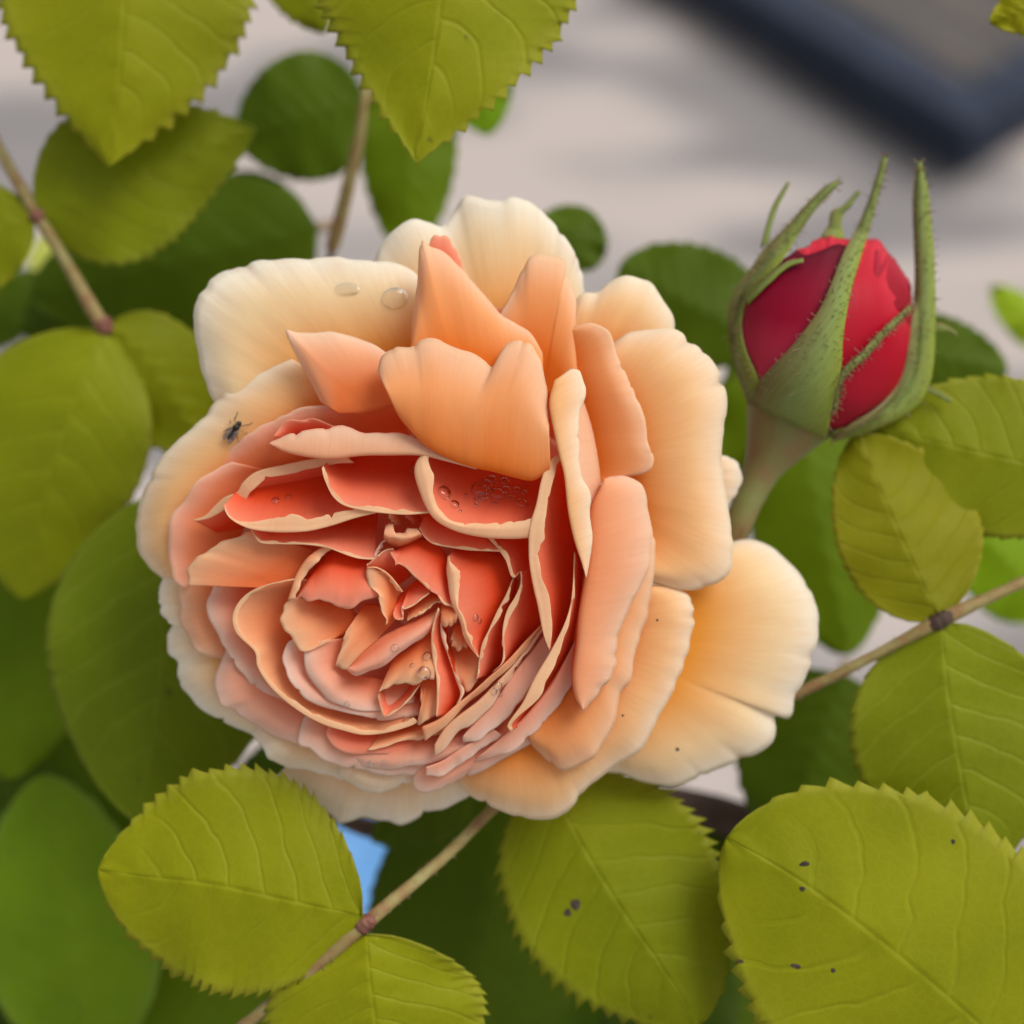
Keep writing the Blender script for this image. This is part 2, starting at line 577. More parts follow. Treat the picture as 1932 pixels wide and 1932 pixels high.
def simple(parent, reg, rim, base, dr, db, bulge=0, lip=None, pal='peach', breg=None, g=1.0, le=3, nu=44, **kw):
    """petal from a traced rim and a hidden base; lip = widths of a margin folded back over the face"""
    nu = auto_nu(T(reg, rim), nu)
    r = row(T(reg, rim), dr, nu)
    b = row(T(breg or reg, base), db, nu)
    if pal in ('salmon', 'tan', 'pink'):
        b[:, 2] = r[:, 2] + (b[:, 2] - r[:, 2]) * (1.2 if pal == 'salmon' else 1.0)
    R = []
    for v in (0, .35, .7):
        x = b + (r - b) * v
        x[:, 2] = b[:, 2] + (r[:, 2] - b[:, 2]) * v**g + bulge * 4 * v * (1 - v)
        R.append(x)
    R.append(r)
    n = 0
    if lip is not None:
        k = REG[reg][2]
        wv = np.interp(np.linspace(0, 1, nu), np.linspace(0, 1, len(lip)), lip) * k
        dv = b - r
        dv = dv[:, :2] / (np.linalg.norm(dv[:, :2], axis=1, keepdims=True) + 1e-6)
        e1 = r.copy(); e2 = r.copy()
        e1[:, :2] += dv * (wv * .45)[:, None]; e1[:, 2] += np.minimum(le, wv)
        e2[:, :2] += dv * wv[:, None]; e2[:, 2] += np.minimum(le * .8, wv)
        R += [e1, e2]
        n = 2
    return petal(parent, R, pal, nu=nu, nlip=n, **kw)


def strip(parent, reg, a, b, da, db, under=None, du=-90, bulge=6, pal='cream', nu=36, nvs=5, **kw):
    """a long margin seen face on between curves a (fold) and b (free edge); 'under' is where its body goes"""
    nu = auto_nu(T(reg, b), nu)
    ra, rb = row(T(reg, a), da, nu), row(T(reg, b), db, nu)
    m = (ra + rb) / 2
    m[:, 2] += bulge
    if under is None:
        u = ra.copy()
        u[:, :2] += (rb - ra)[:, :2] * .6
    else:
        u = row(T(reg, under), du, nu)
    u[:, 2] = du
    h = u + (ra - u) * .55
    h[:, :2] = ra[:, :2] + (u - ra)[:, :2] * .25
    return petal(parent, [u, h, ra, m, rb], pal, nu=nu, nvs=nvs, nlip=2, orient='lip', **kw)


def tube(name, path, radii, mat, parent, n=14, res=6, bumpy=0.0):
    P = np.asarray(path, float)
    m = (len(P) - 1) * res + 1
    Pc = cr(np.c_[P, np.asarray(radii, float)], m)
    C3 = pts3(Pc[:, :3])
    rad = Pc[:, 3] * PX * (DIST - Pc[:, 2] * PX) / DIST
    rng = np.random.default_rng(len(path) * 7 + int(P[0, 0]) % 97)
    V, F = [], []
    tg = np.gradient(C3, axis=0)
    tg /= np.linalg.norm(tg, axis=1, keepdims=True)
    ref = np.array([.3, .2, .9])
    for i in range(m):
        a = np.cross(tg[i], ref); a /= np.linalg.norm(a)
        b = np.cross(tg[i], a)
        for k in range(n):
            th = 2 * math.pi * k / n
            r = rad[i] * (1 + bumpy * rng.uniform(-1, 1))
            V.append(C3[i] + (a * math.cos(th) + b * math.sin(th)) * r)
    for i in range(m - 1):
        for k in range(n):
            F.append((i * n + k, i * n + (k + 1) % n, (i + 1) * n + (k + 1) % n, (i + 1) * n + k))
    F.append(tuple(range(n - 1, -1, -1)))
    F.append(tuple((m - 1) * n + k for k in range(n)))
    return mesh_obj(name, V, F, mat, parent)


#@@BLOOM
bloom = thing('rose_bloom', pt(760, 1130, -260), 'large open peach and salmon rose bloom with cream outer petals', 'rose')
S = lambda *a, **k: simple(bloom, *a, **k)
ST = lambda *a, **k: strip(bloom, *a, **k)

# --- guard petals, farthest back
S('F', [(519, 1467), (544, 1489), (594, 1521), (630, 1539), (641, 1550), (692, 1543), (720, 1552), (756, 1556), (782, 1547), (810, 1532), (846, 1521), (890, 1498)],
  [(600, 1380), (720, 1400), (850, 1390)], -250, -200, 15, pal='white')
S('F', [(1363, 859), (1385, 866), (1401, 890), (1396, 918), (1374, 950)], [(1300, 860), (1300, 900), (1310, 940)], -215, -190, pal='white')
S('F', [(1131, 1455), (1171, 1459), (1231, 1479), (1275, 1484), (1315, 1473), (1371, 1447), (1427, 1425), (1459, 1403), (1467, 1379), (1465, 1352), (1487, 1356), (1494, 1345), (1497, 1319), (1515, 1287), (1535, 1239), (1543, 1175), (1535, 1127), (1507, 1079), (1467, 1039), (1423, 1019), (1387, 1021), (1350, 1040)],
  [(1090, 1330), (1150, 1290), (1200, 1240), (1230, 1180), (1260, 1100)], -235, -200, 25, pal='pale', nu=80, ripple=9)
S('F', [(703, 500), (720, 460), (745, 430), (775, 415), (805, 418), (835, 428), (858, 398), (872, 372), (885, 369), (910, 378), (950, 382), (962, 373), (985, 378), (1030, 408), (1070, 455), (1097, 510), (1104, 555)],
  [(880, 720), (960, 710), (1030, 690)], -205, -170, -10, pal='pale', nu=80, ripple=20)
S('F', [(1080, 575), (1100, 552), (1128, 547), (1150, 531), (1187, 518), (1223, 531), (1252, 567), (1268, 600), (1272, 650)],
  [(1050, 720), (1100, 730), (1150, 730)], -185, -190, 12, pal='outer')
S('F', [(402, 757), (378, 690), (367, 600), (374, 560), (390, 545), (398, 527), (450, 502), (530, 486), (640, 485), (720, 492), (775, 510), (810, 550)],
  [(600, 800), (720, 760), (830, 700)], -165, -215, 40, pal='pale', nu=60)
S('F', [(552, 678), (505, 697), (462, 719), (412, 755), (376, 791), (340, 827), (304, 863), (279, 902), (261, 953), (255, 1000), (262, 1045), (285, 1075), (312, 1098)],
  [(700, 760), (600, 850), (480, 930), (420, 1040)], [-130, -150, -180, -200, -215], [-160, -170, -170, -170], 34, pal='outer', nu=60)
S('F', [(1155, 650), (1187, 628), (1230, 622), (1270, 621), (1306, 647), (1349, 690), (1369, 747), (1367, 798), (1363, 852), (1366, 890), (1374, 940), (1382, 996), (1386, 1043), (1379, 1079), (1363, 1099), (1331, 1113), (1291, 1113), (1225, 1100)],
  [(1090, 760), (1110, 850), (1140, 920), (1150, 1010)], [-140, -130, -115, -120, -120, -110], -165, 34, pal='outer', nu=70, ripple=6)
S('F', [(306, 1090), (302, 1120), (301, 1140), (306, 1160), (318, 1172), (335, 1182)], [(390, 1090), (400, 1130), (400, 1190)], -205, -190, 10, pal='white')
S('F', [(324, 1176), (315, 1208), (319, 1233), (333, 1248), (335, 1273), (346, 1302), (375, 1331), (415, 1359), (458, 1377), (488, 1388)],
  [(430, 1150), (460, 1250), (540, 1340)], -215, -185, 20, pal='white', nu=56)
S('F', [(478, 1378), (483, 1395), (500, 1420), (522, 1439), (558, 1450), (594, 1457), (645, 1472)], [(540, 1330), (620, 1380), (700, 1400)], -170, -150, 14, pal='white')
# --- middle ring, right and below
S('F', [(1235, 1103), (1271, 1105), (1303, 1123), (1315, 1163), (1307, 1203), (1291, 1259), (1255, 1331), (1211, 1407), (1151, 1447), (1091, 1507), (1071, 1527), (1043, 1543), (1003, 1545), (951, 1531), (891, 1501), (862, 1475)],
  [(1150, 1120), (1110, 1230), (1040, 1330), (900, 1400)], [-130, -125, -130, -150, -165, -170], [-140, -150, -140, -130], 24, pal='outer', nu=70)
S('F', [(1200, 1000), (1227, 1011), (1237, 1047), (1233, 1103), (1219, 1167), (1203, 1227), (1187, 1283), (1166, 1311), (1160, 1359), (1135, 1399), (1119, 1431), (1091, 1445), (1059, 1452), (1035, 1435), (1005, 1410)],
  [(1090, 1000), (1070, 1130), (1040, 1260), (970, 1330)], [-85, -85, -85, -90, -100], -120, 26, pal='orange', nu=60)
S('F', [(1086, 616), (1115, 611), (1140, 618), (1154, 636), (1165, 672), (1187, 722), (1205, 762), (1223, 827), (1232, 863), (1222, 890), (1165, 902)],
  [(1050, 640), (1070, 760), (1085, 830), (1100, 920)], [-85, -80, -70, -75, -80], -115, 6, pal='orange', nu=50)
S('F', [(940, 600), (967, 549), (989, 503), (1000, 483), (1032, 479), (1061, 485), (1068, 495), (1064, 510), (1075, 539), (1086, 571), (1087, 614), (1092, 700)],
  [(960, 700), (1020, 740), (1080, 790)], -95, -105, 12, pal='orange', nu=50)
S('F', [(808, 470), (814, 448), (825, 442), (845, 452), (863, 474), (873, 500), (880, 530)], [(800, 560), (830, 570), (870, 570)], -82, -90, pal='salmon')
S('F', [(775, 655), (778, 600), (787, 528), (794, 450), (809, 463), (834, 474), (870, 503), (906, 546), (946, 593), (974, 614), (1003, 632), (1024, 664)],
  [(770, 700), (850, 740), (960, 740), (1025, 720)], [-50, -60, -65, -60, -45], -35, 12, pal='orange', nu=50)
S('F', [(607, 760), (575, 700), (537, 622), (560, 627), (600, 625), (650, 632), (690, 645), (730, 662)], [(640, 780), (690, 780), (760, 760)], -75, -60, 10, pal='peach')
# heart-shaped front petal
H1 = [(714, 705), (721, 672), (743, 656), (775, 654), (793, 641), (822, 641), (851, 654), (893, 665), (917, 679), (929, 689), (937, 676), (950, 656), (966, 645), (989, 644), (1007, 654), (1021, 683), (1030, 726), (1037, 800)]
petal(bloom, [([(800, 800), (880, 840), (960, 860), (1030, 860)], -80), ([(775, 808), (820, 846), (880, 876), (930, 888), (970, 899), (1005, 905), (1035, 890)], -8),
              ([(752, 784), (800, 830), (880, 862), (935, 872), (975, 880), (1005, 884), (1038, 868)], 26), ([(728, 735), (790, 745), (870, 760), (930, 770), (985, 765), (1036, 815)], 34), (H1, [8, -6, -4, -2, 8])], 'orange', nu=80, nvs=7, ripple=3)
# --- left: nested rims
S('F', [(740, 738), (664, 751), (592, 765), (538, 783), (498, 801), (462, 823), (433, 845), (405, 866), (372, 888)], [(780, 840), (680, 870), (580, 900), (470, 960)],
  [-60, -85, -105, -125, -140], -165, 0, pal='glow', nu=50)
S('F', [(440, 872), (383, 899), (350, 938), (325, 975), (317, 1010), (320, 1050), (325, 1090), (345, 1110)], [(560, 900), (500, 1000), (480, 1080)], [-100, -115, -130, -140, -140], -175, 0, pal='glow', nu=50)
S('F', [(365, 981), (387, 974), (405, 956), (426, 938), (448, 929), (458, 912), (484, 891), (538, 877), (592, 866), (655, 862)], [(420, 1010), (500, 980), (600, 940), (700, 900)],
  [-110, -95, -80, -65, -50], -150, 0, lip=[6, 14, 20, 22, 26, 22, 14], pal='salmon', nu=50)
S('1', [(790, 1325), (830, 1262), (900, 1232), (1000, 1228), (1080, 1255), (1200, 1290)], [(900, 1340), (1050, 1330), (1200, 1330)], -75, -110, pal='salmon')
ST('1', [(768, 1358), (850, 1400), (1000, 1431), (1100, 1436), (1250, 1420), (1400, 1418), (1560, 1420), (1700, 1452), (1850, 1492)],
   [(770, 1352), (830, 1320), (930, 1290), (1150, 1270), (1250, 1295), (1400, 1305), (1500, 1312), (1600, 1350), (1860, 1488)], [-30, -10, 0, 5, 10, 10], [-45, -25, -10, -5, 5], pal='cream')
# --- lower-left terraces
S('F', [(333, 1100), (337, 1140), (343, 1180), (360, 1215), (385, 1235), (425, 1245)], [(440, 1100), (460, 1170), (490, 1230)], -150, -165, 10, pal='peach')
S('F', [(402, 1098), (393, 1125), (392, 1150), (405, 1185), (416, 1212), (440, 1250), (485, 1300), (560, 1360)], [(490, 1090), (500, 1170), (600, 1270)], -105, -140, 4, pal='pink')
S('F', [(430, 1218), (411, 1262), (405, 1302), (414, 1331), (440, 1338), (458, 1352), (486, 1374), (522, 1392), (560, 1406)], [(500, 1210), (560, 1290), (640, 1340)], -125, -135, 14, pal='pink')
S('F', [(637, 1453), (648, 1475), (677, 1489), (720, 1496), (749, 1485), (780, 1471)], [(670, 1400), (740, 1400), (780, 1410)], -130, -115, 6, pal='white')
S('F', [(572, 1352), (560, 1395), (563, 1407), (584, 1413), (605, 1431), (641, 1446), (684, 1456), (717, 1464), (778, 1460), (850, 1445)], [(620, 1330), (700, 1360), (860, 1380)], -95, -110, 6, pal='pink', nu=50)
S('F', [(618, 1372), (615, 1390), (640, 1412), (690, 1424), (740, 1424), (800, 1416), (880, 1395)], [(660, 1350), (720, 1370), (870, 1360)], [-78, -78, -78, -95], -100, 2, pal='salmon')
S('F', [(690, 1420), (720, 1410), (760, 1398), (800, 1392), (840, 1380), (890, 1360)], [(720, 1380), (780, 1370), (880, 1340)], [-66, -66, -70, -90], -95, pal='tan')
S('F', [(650, 1436), (690, 1449), (740, 1450), (775, 1442), (820, 1438), (870, 1420), (920, 1390)], [(690, 1380), (800, 1390), (900, 1360)], [-95, -78, -74, -74, -74], -95, 4, pal='pink')
S('F', [(776, 1468), (785, 1489), (803, 1496), (830, 1490), (865, 1472), (920, 1450), (966, 1425), (1010, 1400), (1050, 1360), (1085, 1310)], [(820, 1420), (900, 1390), (990, 1310), (1050, 1230)], -105, -105, 12, pal='pink', nu=50)
S('3', [(800, 455), (650, 490), (560, 530), (500, 590), (474, 660), (488, 730), (520, 770), (590, 840), (602, 915), (660, 1010), (740, 1090), (850, 1170), (950, 1220), (1050, 1250), (1150, 1272), (1270, 1262), (1400, 1225), (1440, 1205)],
  [(1000, 480), (850, 640), (850, 820), (1000, 1030), (1300, 1080)], [-45, -55, -60, -62, -62, -60, -58], -120, -6, lip=[10, 14, 16, 12, 22, 30, 26, 24, 20], pal='tan', nu=80)
S('3', [(860, 760), (760, 790), (722, 880), (735, 950), (790, 1030), (860, 1085), (950, 1130), (1080, 1168), (1200, 1190), (1330, 1200), (1450, 1180)], [(1050, 760), (1000, 880), (1120, 1020), (1450, 1080)], [-50, -50, -52, -60, -85], -100, 4, pal='pink', nu=50)
S('3', [(900, 790), (850, 830), (845, 900), (880, 980), (940, 1050), (1000, 1105), (1100, 1145), (1200, 1156), (1300, 1140), (1420, 1110)], [(1100, 760), (1080, 880), (1150, 960), (1420, 1000)], [-38, -38, -38, -55, -80], -90, 4, pal='pink', nu=50)
# --- inner left
S('3', [(225, 492), (228, 400), (300, 335), (380, 280), (480, 240), (580, 205)], [(640, 505), (800, 470), (960, 330)], [-60, -60, -55, -50], [-60, -75, -90], 8, pal='tan', nu=50)
S('3', [(565, 195), (590, 240), (620, 266), (720, 272), (850, 275), (960, 290), (1060, 325), (1130, 346), (1215, 352)], [(640, 120), (900, 110), (1230, 100)], [-30, -30, -28, -25], -110, 0, lip=[2, 6, 8, 6, 6], pal='salmon', nu=50)
S('1', [(528, 1682), (560, 1742), (640, 1792), (720, 1812), (850, 1822), (980, 1812), (1100, 1784), (1200, 1752), (1340, 1716)], [(640, 1560), (850, 1500), (1050, 1470), (1250, 1560)], [-20, -14, -10, -8], [-90, -105, -110, -100], -14,
  lip=[0, 10, 40, 70, 95, 55, 62, 60, 55, 14], pal='salmon', nu=60)
S('5', [(222, 108), (236, 170), (282, 270), (332, 322), (400, 352), (520, 377), (650, 392), (780, 396), (905, 384)], [(300, 20), (520, -20), (860, -10)], [-4, -2, 0, 0], -95, -10, lip=[8, 30, 26, 16, 34, 40, 24, 22, 8], pal='salmon', nu=56)
# strip and salmon petal of the left quarter
ST('3', [(758, 568), (780, 500), (800, 440), (850, 360), (900, 315), (945, 288)], [(792, 560), (835, 470), (890, 385), (940, 335), (985, 300)], -40, -36, pal='tan', bulge=3)
S('3', [(790, 556), (742, 600), (725, 660), (740, 712), (772, 765), (800, 810), (850, 835), (912, 815), (940, 780)], [(930, 560), (1080, 600), (1120, 680), (1040, 760)], -36, -88, 2, pal='tan', nu=50)
S('3', [(793, 578), (830, 552), (870, 573), (940, 570), (990, 590), (1030, 603), (1090, 601), (1150, 575), (1235, 545)], [(880, 430), (990, 310), (1100, 320), (1230, 350)], [-24, -14, -12, -20], -72, 16, pal='salmon', nu=50)
S('3', [(1060, 735), (1040, 800), (1018, 880), (1018, 917), (1062, 933), (1095, 922)], [(1160, 590), (1260, 600), (1340, 650)], -42, -85, 8, pal='tan')
S('3', [(1070, 934), (1108, 961), (1150, 956), (1250, 921), (1320, 872), (1410, 800), (1500, 730), (1562, 640)], [(1085, 915), (1150, 845), (1260, 755), (1400, 688), (1500, 640), (1555, 590)], [-24, -22, -26, -40], [-34, -45, -60], 12, pal='pink')
# --- lower centre
S('3', [(1228, 1062), (1262, 1036), (1340, 1010), (1390, 1000), (1440, 1010), (1470, 990), (1525, 985)], [(1310, 880), (1420, 800), (1540, 700)], -30, -70, 10, pal='tan')
S('3', [(1230, 1064), (1245, 1130), (1262, 1176), (1300, 1166), (1360, 1122), (1400, 1082), (1450, 1012)], [(1300, 1010), (1370, 990), (1440, 960)], -44, -95, -4, pal='salmon', lip=[2, 8, 10, 8, 4])
S('3', [(1452, 1090), (1460, 1140), (1438, 1200), (1446, 1226), (1490, 1196), (1545, 1172)], [(1455, 980), (1500, 960), (1545, 950)], -46, -70, 4, pal='tan')
S('3', [(1545, 610), (1520, 690), (1510, 770), (1520, 880), (1540, 1000), (1536, 1180)], [(1580, 640), (1600, 800), (1640, 900), (1680, 1010), (1670, 1080), (1600, 1170)], -26, -60, 0, lip=[4, 12, 12, 14, 14, 4], pal='salmon')
ST('3', [(1556, 690), (1562, 760), (1600, 870), (1640, 990), (1662, 1060), (1640, 1120)], [(1566, 690), (1590, 790), (1612, 890), (1650, 985), (1686, 1052), (1655, 1115)], -34, -30, pal='cream', du=-70, bulge=2)
S('3', [(1630, 940), (1690, 1042), (1720, 1030), (1758, 960), (1766, 880)], [(1600, 800), (1700, 770), (1770, 800)], -52, -85, 2, pal='tan')
S('3', [(1612, 770), (1620, 815), (1660, 826), (1700, 812)], [(1630, 700), (1660, 700), (1690, 720)], -44, -60, pal='tan')
# --- lower right bands
LO = dict(bulge=4)
ST('5', [(1600, 1095), (1500, 1200), (1400, 1310), (1300, 1400), (1180, 1510), (1080, 1590), (960, 1690), (850, 1740)], [(1600, 1120), (1450, 1310), (1300, 1450), (1180, 1560), (1100, 1640), (1040, 1700), (950, 1775), (868, 1818)],
   [-55, -40, -30, -28, -30], [-60, -46, -40, -38, -40], pal='tan', du=-95, **LO)
ST('5', [(1605, 1110), (1440, 1330), (1330, 1450), (1200, 1580), (1080, 1670), (1000, 1740), (930, 1850)], [(1620, 1130), (1540, 1250), (1420, 1410), (1340, 1530), (1280, 1610), (1200, 1690), (1090, 1780), (1000, 1880), (928, 1938)],
   [-62, -48, -40, -38, -40], [-66, -55, -50, -48, -50], pal='cream', du=-105, **LO)
ST('5', [(1640, 1130), (1560, 1240), (1430, 1400), (1330, 1550), (1200, 1690), (1105, 1800)], [(1665, 1250), (1600, 1400), (1500, 1530), (1400, 1670), (1300, 1760), (1200, 1842), (1108, 1832)],
   [-70, -58, -54, -54], [-66, -60, -58, -60], pal='pink', du=-110, bulge=2)
ST('4', [(690, 690), (640, 790), (560, 930), (450, 1060), (370, 1135), (225, 1255)], [(700, 740), (690, 850), (640, 960), (550, 1080), (450, 1180), (330, 1247), (212, 1268)],
   [-70, -66, -66, -70], [-80, -76, -78, -85], pal='pink', du=-120, bulge=3)
ST('4', [(300, 1120), (150, 1210), (60, 1270), (-20, 1300)], [(340, 1150), (260, 1205), (150, 1282), (50, 1332), (-20, 1335)], -66, -76, pal='pink', du=-110, bulge=2)
# --- right-hand standing petals
S('5', [(1810, 640), (1792, 930), (1752, 1080), (1662, 1260), (1560, 1430), (1482, 1590), (1388, 1730), (1412, 1768)], [(1880, 800), (1870, 1000), (1830, 1250), (1700, 1460), (1500, 1700)], [-20, -10, -6, -10, -20], [-95, -100, -100, -95], -8,
  lip=[14, 30, 26, 36, 70, 90, 80, 20], pal='salmon', nu=56)
S('5', [(1738, 10), (1660, 60), (1610, 160), (1570, 340), (1530, 480), (1525, 640), (1540, 790), (1580, 980), (1620, 1170), (1656, 1258)], [(1800, 60), (1850, 400), (1860, 700), (1840, 950), (1720, 1250)], [-5, 12, 16, 10, 0, -14], [-80, -90, -90, -85], -10,
  lip=[30, 72, 78, 92, 100, 60, 80, 92, 50, 2], pal='salmon', nu=64)
ST('2', [(760, 1030), (735, 1130), (745, 1230), (780, 1400), (810, 1520), (830, 1700), (860, 1850), (908, 2000), (925, 2060)], [(850, 962), (900, 975), (922, 1110), (900, 1180), (890, 1320), (885, 1400), (900, 1500), (940, 1600), (956, 1750), (960, 1850), (930, 2055)],
   [10, 26, 30, 24, 10, 0], [-10, 6, 18, 14, 0, -8], pal='outer', nu=56, du=-70, under=[(880, 1050), (960, 1300), (1000, 1600), (960, 1950)])
ST('F', [(1140, 905), (1118, 960), (1113, 1043), (1107, 1095), (1095, 1167), (1091, 1215), (1083, 1279), (1087, 1315), (1099, 1339)],
   [(1150, 899), (1187, 897), (1212, 913), (1226, 960), (1228, 1007), (1223, 1059), (1211, 1099), (1183, 1151), (1163, 1203), (1159, 1259), (1131, 1307), (1100, 1341)],
   [-40, -20, -12, -14, -26], [-70, -66, -60, -50, -40], pal='peach', nu=56, du=-120, under=[(1110, 960), (1090, 1100), (1070, 1250), (1085, 1320)], bulge=12)
# --- pocket petal with the water
S('5', [(935, 2), (850, 30), (810, 90), (808, 160), (840, 260), (880, 350), (930, 420), (1000, 470), (1100, 512), (1240, 542), (1400, 552), (1545, 548)], [(1000, -60), (1150, -10), (1350, 40), (1700, 90)], [-4, 4, 8, 10, 10, 8, 4], [-60, -70, -75], -22,
  lip=[4, 62, 98, 110, 74, 44, 44, 60, 82, 108, 120, 128, 170], pal='salmon', nu=72, le=12)
# --- right centre
S('C', [(1195, 425), (1290, 530), (1370, 640), (1405, 740), (1425, 795), (1455, 812), (1490, 765), (1510, 760), (1512, 870), (1460, 1000), (1400, 1100), (1365, 1200), (1345, 1350), (1350, 1500), (1330, 1620), (1250, 1700)],
  [(1300, 380), (1600, 420), (1680, 800), (1740, 1100), (1700, 1280), (1500, 1480), (1330, 1660)], [-26, -22, -20, -22, -26], -85, -6, lip=[12, 40, 48, 40, 16, 30, 34, 40, 20, 16, 36, 10], pal='salmon', nu=72)
S('C', [(1438, 820), (1370, 980), (1290, 1130), (1210, 1310), (1150, 1440), (1125, 1590), (1105, 1765)], [(1480, 830), (1460, 1000), (1400, 1150), (1360, 1400), (1340, 1600), (1240, 1720)], [-32, -32, -34, -38], -85, 0, lip=[8, 34, 40, 30, 26, 10, 4], pal='salmon', nu=56)
S('C', [(825, 615), (815, 740), (830, 860), (850, 980), (880, 1080), (940, 1200), (960, 1280), (972, 1350), (1022, 1450), (1112, 1566)], [(900, 530), (1170, 560), (1400, 640), (1450, 860), (1370, 1050), (1230, 1300), (1135, 1560)], [-22, -14, -12, -16, -22, -30], -66, 6,
  lip=[4, 70, 135, 120, 80, 46, 34, 50, 66, 40, 3], pal='salmon', nu=64, le=10)
S('C', [(555, 345), (620, 440), (700, 492), (850, 522), (1000, 546), (1150, 556), (1320, 562)], [(640, 140), (850, 210), (1100, 300), (1330, 360)], -20, -75, 4, lip=[4, 10, 14, 14, 14, 20], pal='salmon', nu=50)
# --- the eye of the bloom
S('C', [(283, 575), (325, 632), (340, 662), (430, 712), (500, 782), (580, 852), (640, 912), (720, 960), (750, 1010), (790, 1062), (850, 1082), (885, 1105)], [(320, 555), (500, 450), (660, 460), (800, 590), (840, 800), (880, 1050)], [-20, -14, -12, -16, -22], -50, 8, lip=[4, 8, 10, 14, 16, 10, 8], pal='salmon', nu=60)
petal(bloom, [(T('C', [(225, 455), (270, 505), (345, 535), (430, 508), (500, 470), (575, 430)]), -55), (T('C', [(222, 420), (262, 450), (320, 455), (380, 470), (450, 460), (580, 405)]), -14),
              (T('C', [(225, 385), (250, 395), (300, 405), (350, 415), (420, 420), (500, 405), (550, 372)]), -8), (T('C', [(238, 325), (270, 312), (308, 330), (325, 382), (380, 378), (440, 357), (520, 330)]), -20)], 'cream', nu=44)
petal(bloom, [(T('C', [(390, 945), (350, 1000), (310, 1150), (268, 1240)]), -40), (T('C', [(250, 780), (230, 900), (250, 1050), (262, 1245)]), -30), (T('C', [(75, 712), (55, 830), (80, 895), (150, 955), (190, 1050), (256, 1248)]), -16)], 'tan', nu=40)
S('C', [(58, 702), (130, 640), (230, 560), (310, 540)], [(180, 820), (330, 880), (470, 800)], -24, -75, 0, lip=[3, 8, 8, 3], pal='salmon')
ST('C', [(60, 715), (150, 712), (250, 765), (330, 850), (402, 945)], [(65, 730), (150, 735), (235, 790), (300, 870), (380, 950)], -16, -20, pal='tan', du=-60, bulge=2)
S('C', [(310, 1150), (328, 1197), (402, 1203), (388, 1150), (390, 1090), (412, 1108), (500, 1071), (580, 1011), (650, 962)], [(340, 1020), (420, 940), (560, 830), (660, 890)], -20, -55, 6, lip=[4, 14, 30, 12, 6, 8, 8], pal='salmon', nu=50)
S('C', [(440, 1219), (500, 1182), (580, 1152), (640, 1102), (700, 1052), (765, 1030)], [(450, 1120), (540, 1030), (640, 960), (740, 980)], -30, -65, 2, lip=[2, 10, 14, 14, 6], pal='tan')
S('C', [(758, 1246), (800, 1283), (850, 1268), (902, 1222), (915, 1160)], [(770, 1060), (830, 1060), (890, 1100)], -18, -40, 8, pal='tan')
S('C', [(272, 200), (290, 260), (308, 315)], [(360, 200), (400, 260), (420, 330)], -45, -90, pal='tan')
S('C', [(400, 200), (450, 250), (490, 310)], [(480, 180), (560, 220), (580, 280)], -52, -90, pal='salmon')
ST('C', [(122, 640), (140, 570), (190, 490), (228, 455)], [(160, 620), (190, 560), (225, 480), (240, 462)], -30, -34, pal='pink', du=-70, bulge=2)
# deep petals closing the cup
for k, (cx, cy, rx, ry, d0, d1) in enumerate(((760, 1120, 330, 290, -120, -165), (900, 1000, 230, 220, -105, -150), (620, 1000, 260, 160, -130, -170), (900, 1250, 220, 200, -115, -150), (650, 1250, 230, 150, -125, -170), (960, 760, 200, 180, -120, -175), (620, 800, 180, 110, -165, -200))):
    ring = [(cx + rx * math.cos(a), cy + ry * math.sin(a)) for a in np.linspace(0, 2 * math.pi, 17)]
    S('F', ring, [(cx + 12 * math.cos(a), cy + 12 * math.sin(a)) for a in np.linspace(0, 2 * math.pi, 9)], d0 - 40, d1 - 50, 0, pal='salmon', nu=40, drop=False)
# receptacle and flower stalk, hidden behind the petals
tube('receptacle', [(800, 1120, -265), (810, 1130, -300), (820, 1150, -360)], [120, 90, 36], M_BUDSTEM, bloom)
tube('flower_stalk', [(820, 1150, -330), (850, 1180, -800), (900, 1250, -2500), (900, 1250, -7000)], [34, 34, 45, 60], M_BUDSTEM, bloom)

#@@BUD
BC, BA, BB, BR, BD = np.array([1556., 634.]), 192., 160., 155., -330.
BAX = np.array([.20, -.98]); BAX /= np.linalg.norm(BAX)
BPX = np.array([-BAX[1], BAX[0]])


def egg(P, off):
    P = np.asarray(P, float)
    r = P - BC
    a, b = r @ BAX, r @ BPX
    q = (a / (BA + 8))**2 + (b / (BB + 8))**2
    return BD + (BR + off) * np.sqrt(np.clip(1 - q, 0, 1)) + off * .3


bud = thing('rose_bud', pt(1556, 634, -330), 'closed crimson rose bud wrapped in downy green sepals on a thick stalk', 'rose bud')
V, F = [], []
nr, ns = 20, 36
for i in range(nr + 1):
    ph = math.pi * i / nr
    for k in range(ns):
        th = 2 * math.pi * k / ns
        rr = math.sin(ph) * (1.0 if math.cos(ph) < 0 else 1 - .10 * math.cos(ph)) * (1 + .02 * math.sin(5 * th + 3 * ph))
        a, b, c = math.cos(ph) * BA * .95, math.cos(th) * rr * BB * .95, math.sin(th) * rr * BR * .95
        xy = BC + BAX * a + BPX * b
        V.append(pt(xy[0], xy[1], BD + c))
for i in range(nr):
    for k in range(ns):
        F.append((i * ns + k, i * ns + (k + 1) % ns, (i + 1) * ns + (k + 1) % ns, (i + 1) * ns + k))
nV = len(V)
mesh_obj('petal_core', V, F, M_BUD, bud, {'tint': ('FLOAT_COLOR', np.tile([.20, .002, .012], (nV, 1))),
                                          'st': ('FLOAT_VECTOR', np.c_[np.tile(np.arange(ns) * 25., nr + 1), np.repeat(np.arange(nr + 1) * 20., ns), np.zeros(nV)])})


